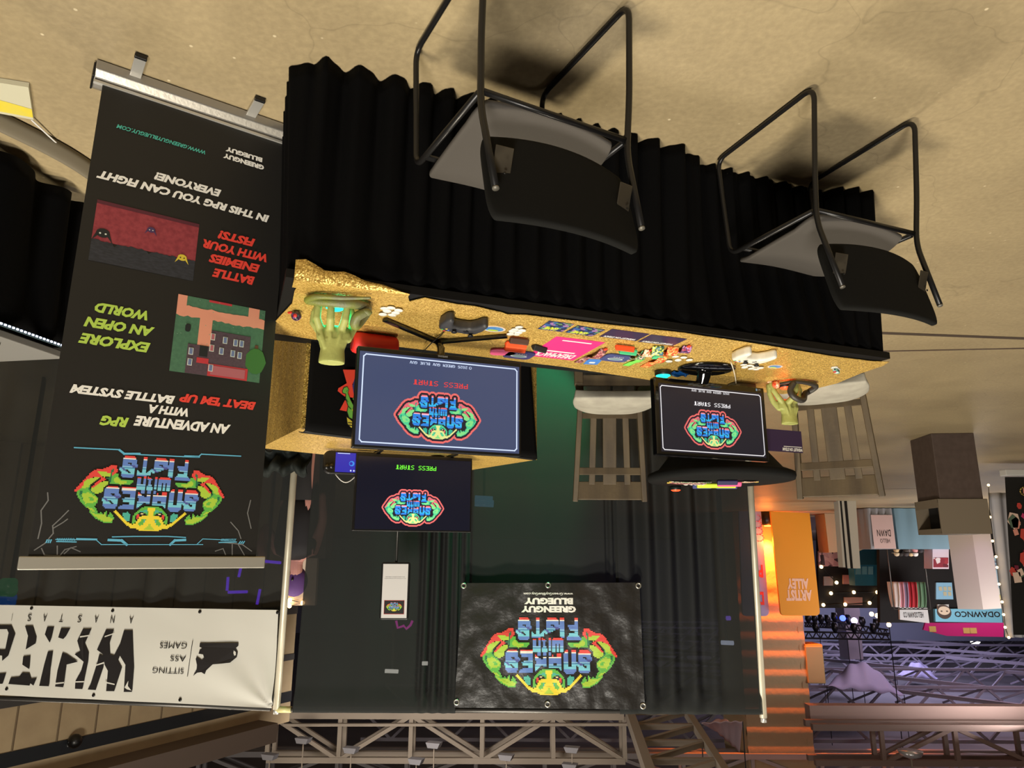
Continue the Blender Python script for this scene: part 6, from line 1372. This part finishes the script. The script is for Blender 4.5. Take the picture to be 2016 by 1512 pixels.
def d_s2(s, f):
    A = f(1968, 1204); B = f(1880, 1215); s.text('ODAWNCO', A[0], A[1], B[0], B[1], kk, 1, .02)
    br_ = mat('face_brown', (70, 56, 52), .6); cr_ = mat('face_cream', (214, 196, 176), .6)
    c = f(1858.5, 1205); R = .24; s.poly([(c[0]+R*1.1*math.cos(k/20*2*PI), c[1]+R*math.sin(k/20*2*PI)) for k in range(20)], br_, 1); s.poly([(c[0]+R*.9*math.cos(k/20*2*PI), c[1]-.05+R*.62*math.sin(k/20*2*PI)) for k in range(20)], cr_, 2)
    for e in (-1, 1): s.poly(rrect(.07, .04, .018, 3, c[0]+e*.1, c[1]-.03), br_, 3)
board([(1841, 1199), (1972, 1198), (1974, 1226), (1842, 1224)], 26.88, .14, sb_, 'hanging_sign', 'light blue lettered sign with a round face over the clothing stall', 'sign', d_s2)
def d_p(s, f):
    for k in range(5): A = f(1872-(k % 3)*9, 1155+(k//3)*10); s.rect(A[0], A[1], A[0]+.12, A[1]+.14, mat('poster_mark', (180, 176, 150), .6), 1)
board([(1843, 1147), (1874, 1147), (1877, 1180), (1843, 1180)], 26.93, .08, mat('poster_blue', (130, 180, 212), .6), 'poster', 'light blue poster hanging below the sign with a round face', 'poster', d_p)
board([(1846, 1190), (1868, 1190), (1868, 1200), (1846, 1200)], 26.94, .08, sw, 'tag_card', 'small white card hanging over the light blue poster', 'card')
# grey square pillar and the display behind it
q = MB(); YG = 21.5; a = PY(1866, 1052, YG); b = PY(1906, 1052, YG); c_ = PY(1950, 1052, YG+.3); zt_ = PY(1900, 1199, YG).z
q.add([(a.x, a.y, .0), (b.x, b.y-.2, 0), (c_.x, c_.y, 0), (a.x-.6, a.y+1, 0)]+[(a.x, a.y, zt_), (b.x, b.y-.2, zt_), (c_.x, c_.y, zt_), (a.x-.6, a.y+1, zt_)], [(3, 2, 1, 0), (4, 5, 6, 7), (0, 1, 5, 4), (1, 2, 6, 5), (2, 3, 7, 6), (3, 0, 4, 7)], mat('pillar_white', (182, 176, 168), .7))
tag(q.build('pillar', fixn=True), 'pale square pillar with a purple tint beside the garments', 'pillar'); spot('pillar_tint', (b.x-1.6, YG-3.0, 1.2), ((b.x+c_.x)/2, YG, 2.4), 90, (.6, .4, 1), 50, .2)
def d_d(s, f):
    for r in range(7):
        for cc_ in range(3): A = f(1945+cc_*6.5, 1104+r*7.2); s.rect(A[0]-.05, A[1], A[0]+.03, A[1]+.08, mat('goods_grey', (120, 130, 150), .6), 1)
    A = f(1968, 1158); B = f(1944, 1170); s.rect(A[0], A[1], B[0], B[1], mat('goods_white', (225, 232, 226), .6), 1); A = f(1969, 1171); B = f(1947, 1180); s.rect(A[0], A[1], B[0], B[1], mat('goods_yellow', (225, 222, 120), .6), 1)
board([(1938, 1098), (1964, 1098), (1972, 1180), (1946, 1180)], 26.9, .12, mat('display_blue', (160, 196, 216), .6), 'display_board', 'pale blue board of small goods beside the pale pillar', 'display', d_d)
# warm-lit stall between
one(bx(1612, 1085, 1662, 1115), 29.9, .12, mat_cells('pin_panel', [(196, 160, 160), (70, 50, 56), (190, 150, 150), (210, 176, 172), (150, 110, 116)], 5), 'goods_board', 'speckled pink goods panel beside the orange sign', 'display')
one(bx(1684, 1113, 1740, 1153), 28.8, .5, mat('rack_teal', (44, 132, 166), .5), 'storage_rack', 'teal storage rack beyond the striped totem', 'rack', ground=True); one(bx(1690, 1092, 1736, 1112), 28.3, .45, mat('rack_deep', (22, 74, 92), .5), 'storage_box', 'dark teal box on end under the teal rack', 'box', ground=True)
for k in range(3): one(bx(1686+k*12, 1115, 1695+k*12, 1131), 28.72, .1, mat('rack_bag', (96, 176, 200), .5), 'pouch', 'light blue pouch hanging on the teal rack', 'pouch', 'pouches on the teal rack')
one([(1626, 1038), (1650, 1037), (1656, 1087), (1632, 1088)], 27.5, .9, mat('cloth_beige', (148, 140, 112), .8, bump=(4, .5)), 'draped_table', 'beige-draped table between the orange sign and the striped totem', 'table', ground=True)
one([(1690, 1050), (1702, 1054), (1702, 1080), (1690, 1086)], 27.5, .5, mat('sack_khaki', (120, 104, 80), .8), 'sack', 'khaki sack beyond the striped totem', 'sack', ground=True)
for k, (px_, c, nm_) in enumerate((((1622, 1135, 1640, 1153), (150, 140, 136), 'pale print on the lamp-hung backdrop'), ((1660, 1132, 1680, 1150), (190, 140, 130), 'rose print on the lamp-hung backdrop'), ((1662, 1176, 1698, 1191), (150, 108, 92), 'warm lit print high on the lamp-hung backdrop'))): one(bx(*px_), 29.93, .09, mat('print_panel_%d' % k, c, .6), 'wall_print', nm_, 'print')
bulb = mat('bulb_warm', (255, 206, 140), .3, emit=9)
def bulbs(pl, D, r, name, label, wirec, hang=False):
    t = thing(name, label, 'string lights', PY(pl[0][0], pl[0][1], D)*1); o0 = t.location.copy()
    ps = [PY(x, y, D)-o0 for x, y in pl]
    q = MB(); q.tube(ps, r*.25, wirec, 6); q.build('wire', t)
    for p in ps: q = MB(); q.ball(p, r, bulb, 10); q.build('bulb', t)
    if hang:
        q = MB(); q.bar(ps[-1], (ps[-1].x, ps[-1].y, 9.68-o0.z), .03, .03, wirec, up=(0, 1, 0)); q.build('hanger', t)
bulbs([(1620, 1047), (1617, 1116), (1647, 1147), (1636, 1168), (1681, 1166), (1727, 1166), (1712, 1187), (1664, 1190), (1621, 1191)], 29.9, .07, 'string_lights', 'string of warm bulbs across the dark backdrop by the orange sign', plas)
bulbs([(1946, 955), (1949, 1018), (1954, 1065), (1961, 1096), (1963, 1117), (1967, 1150), (1973, 1185), (1976, 1210), (1979, 1235), (1986, 1255)], 12.76, .022, 'string_lights', 'string of warm bulbs down the edge of the grey drape', plas)
# right-hand edge: grey drape and dark banner
Yg = 12.8
def gd(u, v):
    a = PY(1948+(1990-1948)*v if False else 1946+34*v, 970+285*v, Yg); b = PY(2060, 970+285*v, Yg); p = a.lerp(b, u); return (p.x, Yg+.03*math.sin(u*30), p.z)
q = MB(); q.grid(gd, 40, 20, mat('drape_grey', (176, 176, 182), .7)); tag(q.build('grey_drape', solid=.01), 'light grey drape edged with warm bulbs beyond the litter bin', 'drape')
def d_an(s, f):
    random.seed(5)
    for k in range(34):
        A = f(random.uniform(1990, 2040), random.uniform(965, 1140)); col = random.choice([(200, 70, 60), (225, 150, 130), (90, 110, 90), (200, 60, 110), (230, 200, 180), (120, 40, 60)]); n_ = random.randint(4, 6); r_ = random.uniform(.03, .12)
        s.poly([(A[0]+r_*math.cos(j/n_*2*PI+k), A[1]+r_*1.3*math.sin(j/n_*2*PI+k)) for j in range(n_)], mat('abstract_%d_%d_%d' % col, col, .5), 1+k % 3)
    A = f(2016, 968); s.line([(A[0]+.09*math.cos(j/14*2*PI), A[1]+.07*math.sin(j/14*2*PI)) for j in range(14)], .02, mat('ink_gold', (200, 170, 90), .5), 4)
bn = board([(1979, 939), (2060, 939), (2075, 1250), (1996, 1250)], 11.8, .01, mat('banner_black', (23, 22, 21), .55), 'roll_up_banner', 'dark roll-up banner with red abstract shapes at the hall side of the grey drape', 'banner stand', d_an)
q = MB(); a = PY(1974, 931, 11.8); b = PY(2065, 931, 11.8); q.bar(a-bn.location+Vector((0, 0, 0)), b-bn.location, .16, .1, mat('base_white', (205, 204, 200), .5)); q.build('base', bn, bevel=.01)
point('drape_fill', (PY(1962, 1120, 12.3).x+.5, 12.0, 1.6), 22, (1, .86, .74), .3)  # added point light that brightens the grey drape, apart from the bulbs
# magenta wall hanging, far grey wall, stage truss and white column
def d_m(s, f):
    for x, y in ((1922, 1236), (1909, 1236), (1842, 1233)): A = f(x, y); B = f(x-12, y+11); s.rect(A[0], A[1], B[0], B[1], mat('patch_gold', (200, 170, 90), .6), 1)
board([(1822, 1226), (1976, 1226), (1976, 1254), (1864, 1252), (1818, 1240)], 34, .1, mat('hanging_magenta', (188, 30, 110), .6), 'wall_hanging', 'magenta and pink banner strip high behind the clothing stall', 'banner', d_m)
one(bx(1580, 1190, 2016, 1262), 56, .3, mat('screen_wall_grey', (120, 126, 140), .8), 'partition', 'long grey partition deep in the hall', 'partition')
one([(1661, 1193), (1692, 1193), (1700, 1298), (1672, 1298)], 44, 1.2, mat('column_white', (170, 162, 172), .7), 'pillar', 'pale far pillar behind the black stage truss', 'pillar')
def stagetruss(pa, pb, D, h_, label):
    A = PY(*pa, D); B = PY(*pb, D); t = thing('lighting_truss', label, 'truss', A); L = (B-A).length; q = MB()
    for dz in (0, h_): q.bar(Vector((0, 0, dz)), B-A+Vector((0, 0, dz)), .09, .09, plas)
    n = 22
    for k in range(n): q.bar((B-A)*(k/n)+Vector((0, 0, 0 if k % 2 else h_)), (B-A)*((k+1)/n)+Vector((0, 0, h_ if k % 2 else 0)), .05, .05, plas)
    q.build('girder', t)
    for k in range(4):
        q = MB(); p = (B-A)*((k+.6)/4.4); q.lathe([(.14, -.5), (.18, -.2), (.08, 0)], plas, 12, T=Matrix.Translation(p)); q.build('lamp_head', t)
    q = MB(); q.bar((B-A)*.5+Vector((0, 0, h_)), Vector(((B-A).x*.5, (B-A).y*.5, 9.695-A.z)), .03, .03, plas, up=(0, 1, 0)); q.build('hoist_line', t); return t
stagetruss((1584, 1244), (1750, 1247), 40, .32, 'long black stage truss hung deep in the hall'); stagetruss((1627, 1222), (1748, 1240), 41.5, .3, 'slanting black stage truss crossing the long one'); stagetruss((1584, 1226), (1640, 1229), 43, .2, 'short black stage truss partly hidden by the orange column')
q = MB(); p = PY(1659, 1217, 41.2); q.ball(p, .16, mat('spot_blue', (60, 80, 255), .3, emit=6), 12); tag(q.build('stage_lamp'), 'blue stage lamp glowing on the stage truss', 'light')
q = MB(); p = PY(1682, 1222, 41.2); q.ball(p, .17, mat('spot_white', (225, 205, 255), .3, emit=6), 12); tag(q.build('stage_lamp'), 'white stage lamp glowing in front of the far pillar', 'light')
bulbs([(1716, 1209), (1727, 1212), (1762, 1215), (1750, 1230)], 33, .10, 'string_lights', 'few cold bright bulbs beside the white lettered sign', plas, True)
# ---------------------------------------------------------------- sliver between pole and drape
one(bx(583, 930, 630, 992), 8.17, .04, mat('board_grey', (176, 174, 172), .6), 'notice_board', 'pale grey board seen in the gap beside the pale pole', 'board')
one(bx(560, 880, 640, 1098), 8.2, .06, bkd, 'black_curtain', 'black cloth behind the pale grey board in the gap', 'curtain', ground=True)
one(bx(579, 1027, 598, 1064), 8.19, .02, mat('poster_pale', (150, 176, 190), .6), 'leaflet', 'pale blue leaflet hanging in the gap beside the pale pole', 'leaflet'); one(bx(600, 1028, 616, 1056), 8.19, .02, mat_cells('poster_warm', [(190, 80, 60), (220, 190, 170), (120, 50, 44)], 20), 'print_card', 'red and cream print in the gap beside the black drape', 'card')
one(bx(556, 1062, 640, 1099), 7.9, .29, mat('counter_brown', (66, 54, 50), .6), 'counter', 'dark brown counter seen in the gap beside the pale pole', 'counter', ground=True)
one(bx(552, 1122, 620, 1192), 10.4, .1, mat('lit_panel', (206, 186, 170), .6), 'lit_board', 'pale lit panel behind the person in the gap', 'panel', ground=True)
bulbs([(566, 1187), (571, 1181), (596, 1187), (570, 1193)], 10.36, .03, 'string_lights', 'bright bulbs at the top of the gap beside the pale pole', plas)
def person():
    hd = PY(578, 1140, 7.0); gx_, gy_ = hd.x, 7.0; hz = hd.z
    t = thing('person', 'person in a black top and purple hair standing behind the pole, arm raised', 'person', (gx_, gy_, 0), .2)
    sk_ = mat('skin', (196, 140, 130), .6); tp = mat('top_black', (20, 18, 22), .8); hr = mat('hair_purple', (84, 52, 110), .8)
    k = hz/1.62
    pv = [(0, 0, .95), (0, 0, 1.15), (0, 0, 1.36), (0, 0, 1.45), (0, -.01, 1.54), (0, -.01, 1.66), (.17, 0, 1.38), (.28, -.04, 1.16), (.22, -.20, 1.36), (.16, -.20, 1.50), (-.17, 0, 1.38), (-.24, 0, 1.12), (-.24, -.05, .88), (.10, 0, .88), (.11, 0, .48), (.11, .02, .06), (.11, -.10, .04), (-.10, 0, .88), (-.11, 0, .48), (-.11, .02, .06), (-.11, -.10, .04)]
    ed = [(0, 1), (1, 2), (2, 3), (3, 4), (4, 5), (2, 6), (6, 7), (7, 8), (8, 9), (2, 10), (10, 11), (11, 12), (0, 13), (13, 14), (14, 15), (15, 16), (0, 17), (17, 18), (18, 19), (19, 20)]
    rd = [.15, .13, .15, .06, .09, .085, .065, .045, .04, .04, .065, .045, .035, .10, .065, .045, .04, .10, .065, .045, .04]
    me = bpy.data.meshes.new('body'); me.from_pydata([(x*k, y*k, z*k) for x, y, z in pv], ed, []); o = bpy.data.objects.new('body', me); C.objects.link(o); o.parent = t
    md = o.modifiers.new('skin', 'SKIN'); 
    for i, v in enumerate(me.skin_vertices[0].data): v.radius = (rd[i]*k, rd[i]*k*.8); v.use_root = i == 0
    md = o.modifiers.new('sub', 'SUBSURF'); md.levels = 2; md.render_levels = 2; me.materials.append(sk_)
    q = MB(); q.lathe([(.16*k, .92*k), (.175*k, 1.1*k), (.20*k, 1.32*k), (.17*k, 1.41*k), (.07*k, 1.46*k)], tp, 24, sy=.75); q.build('top', t); q = MB(); q.lathe([(.12*k, .02), (.15*k, .5*k), (.175*k, .95*k)], tp, 20, sy=.75); q.build('skirt', t)
    q = MB(); q.ball((0, .025*k, 1.64*k), (.11*k, .11*k, .13*k), hr, 18); q.build('hair', t)
    q = MB()
    for s_ in (-1, 1): q.ball((s_*.035*k, -.088*k, 1.62*k), .012*k, mat('eye_dark', (30, 24, 24), .3), 8)
    q.build('eyes', t); q = MB(); q.ball((0, -.098*k, 1.585*k), (.014*k, .02*k, .024*k), sk_, 8); q.build('nose', t)
person()
point('gap_fill', (PY(590, 1100, 7.2).x+.2, 7.2, 3.1), 60, (1, .88, .84), .2)  # added unseen light to brighten what stands in the gap
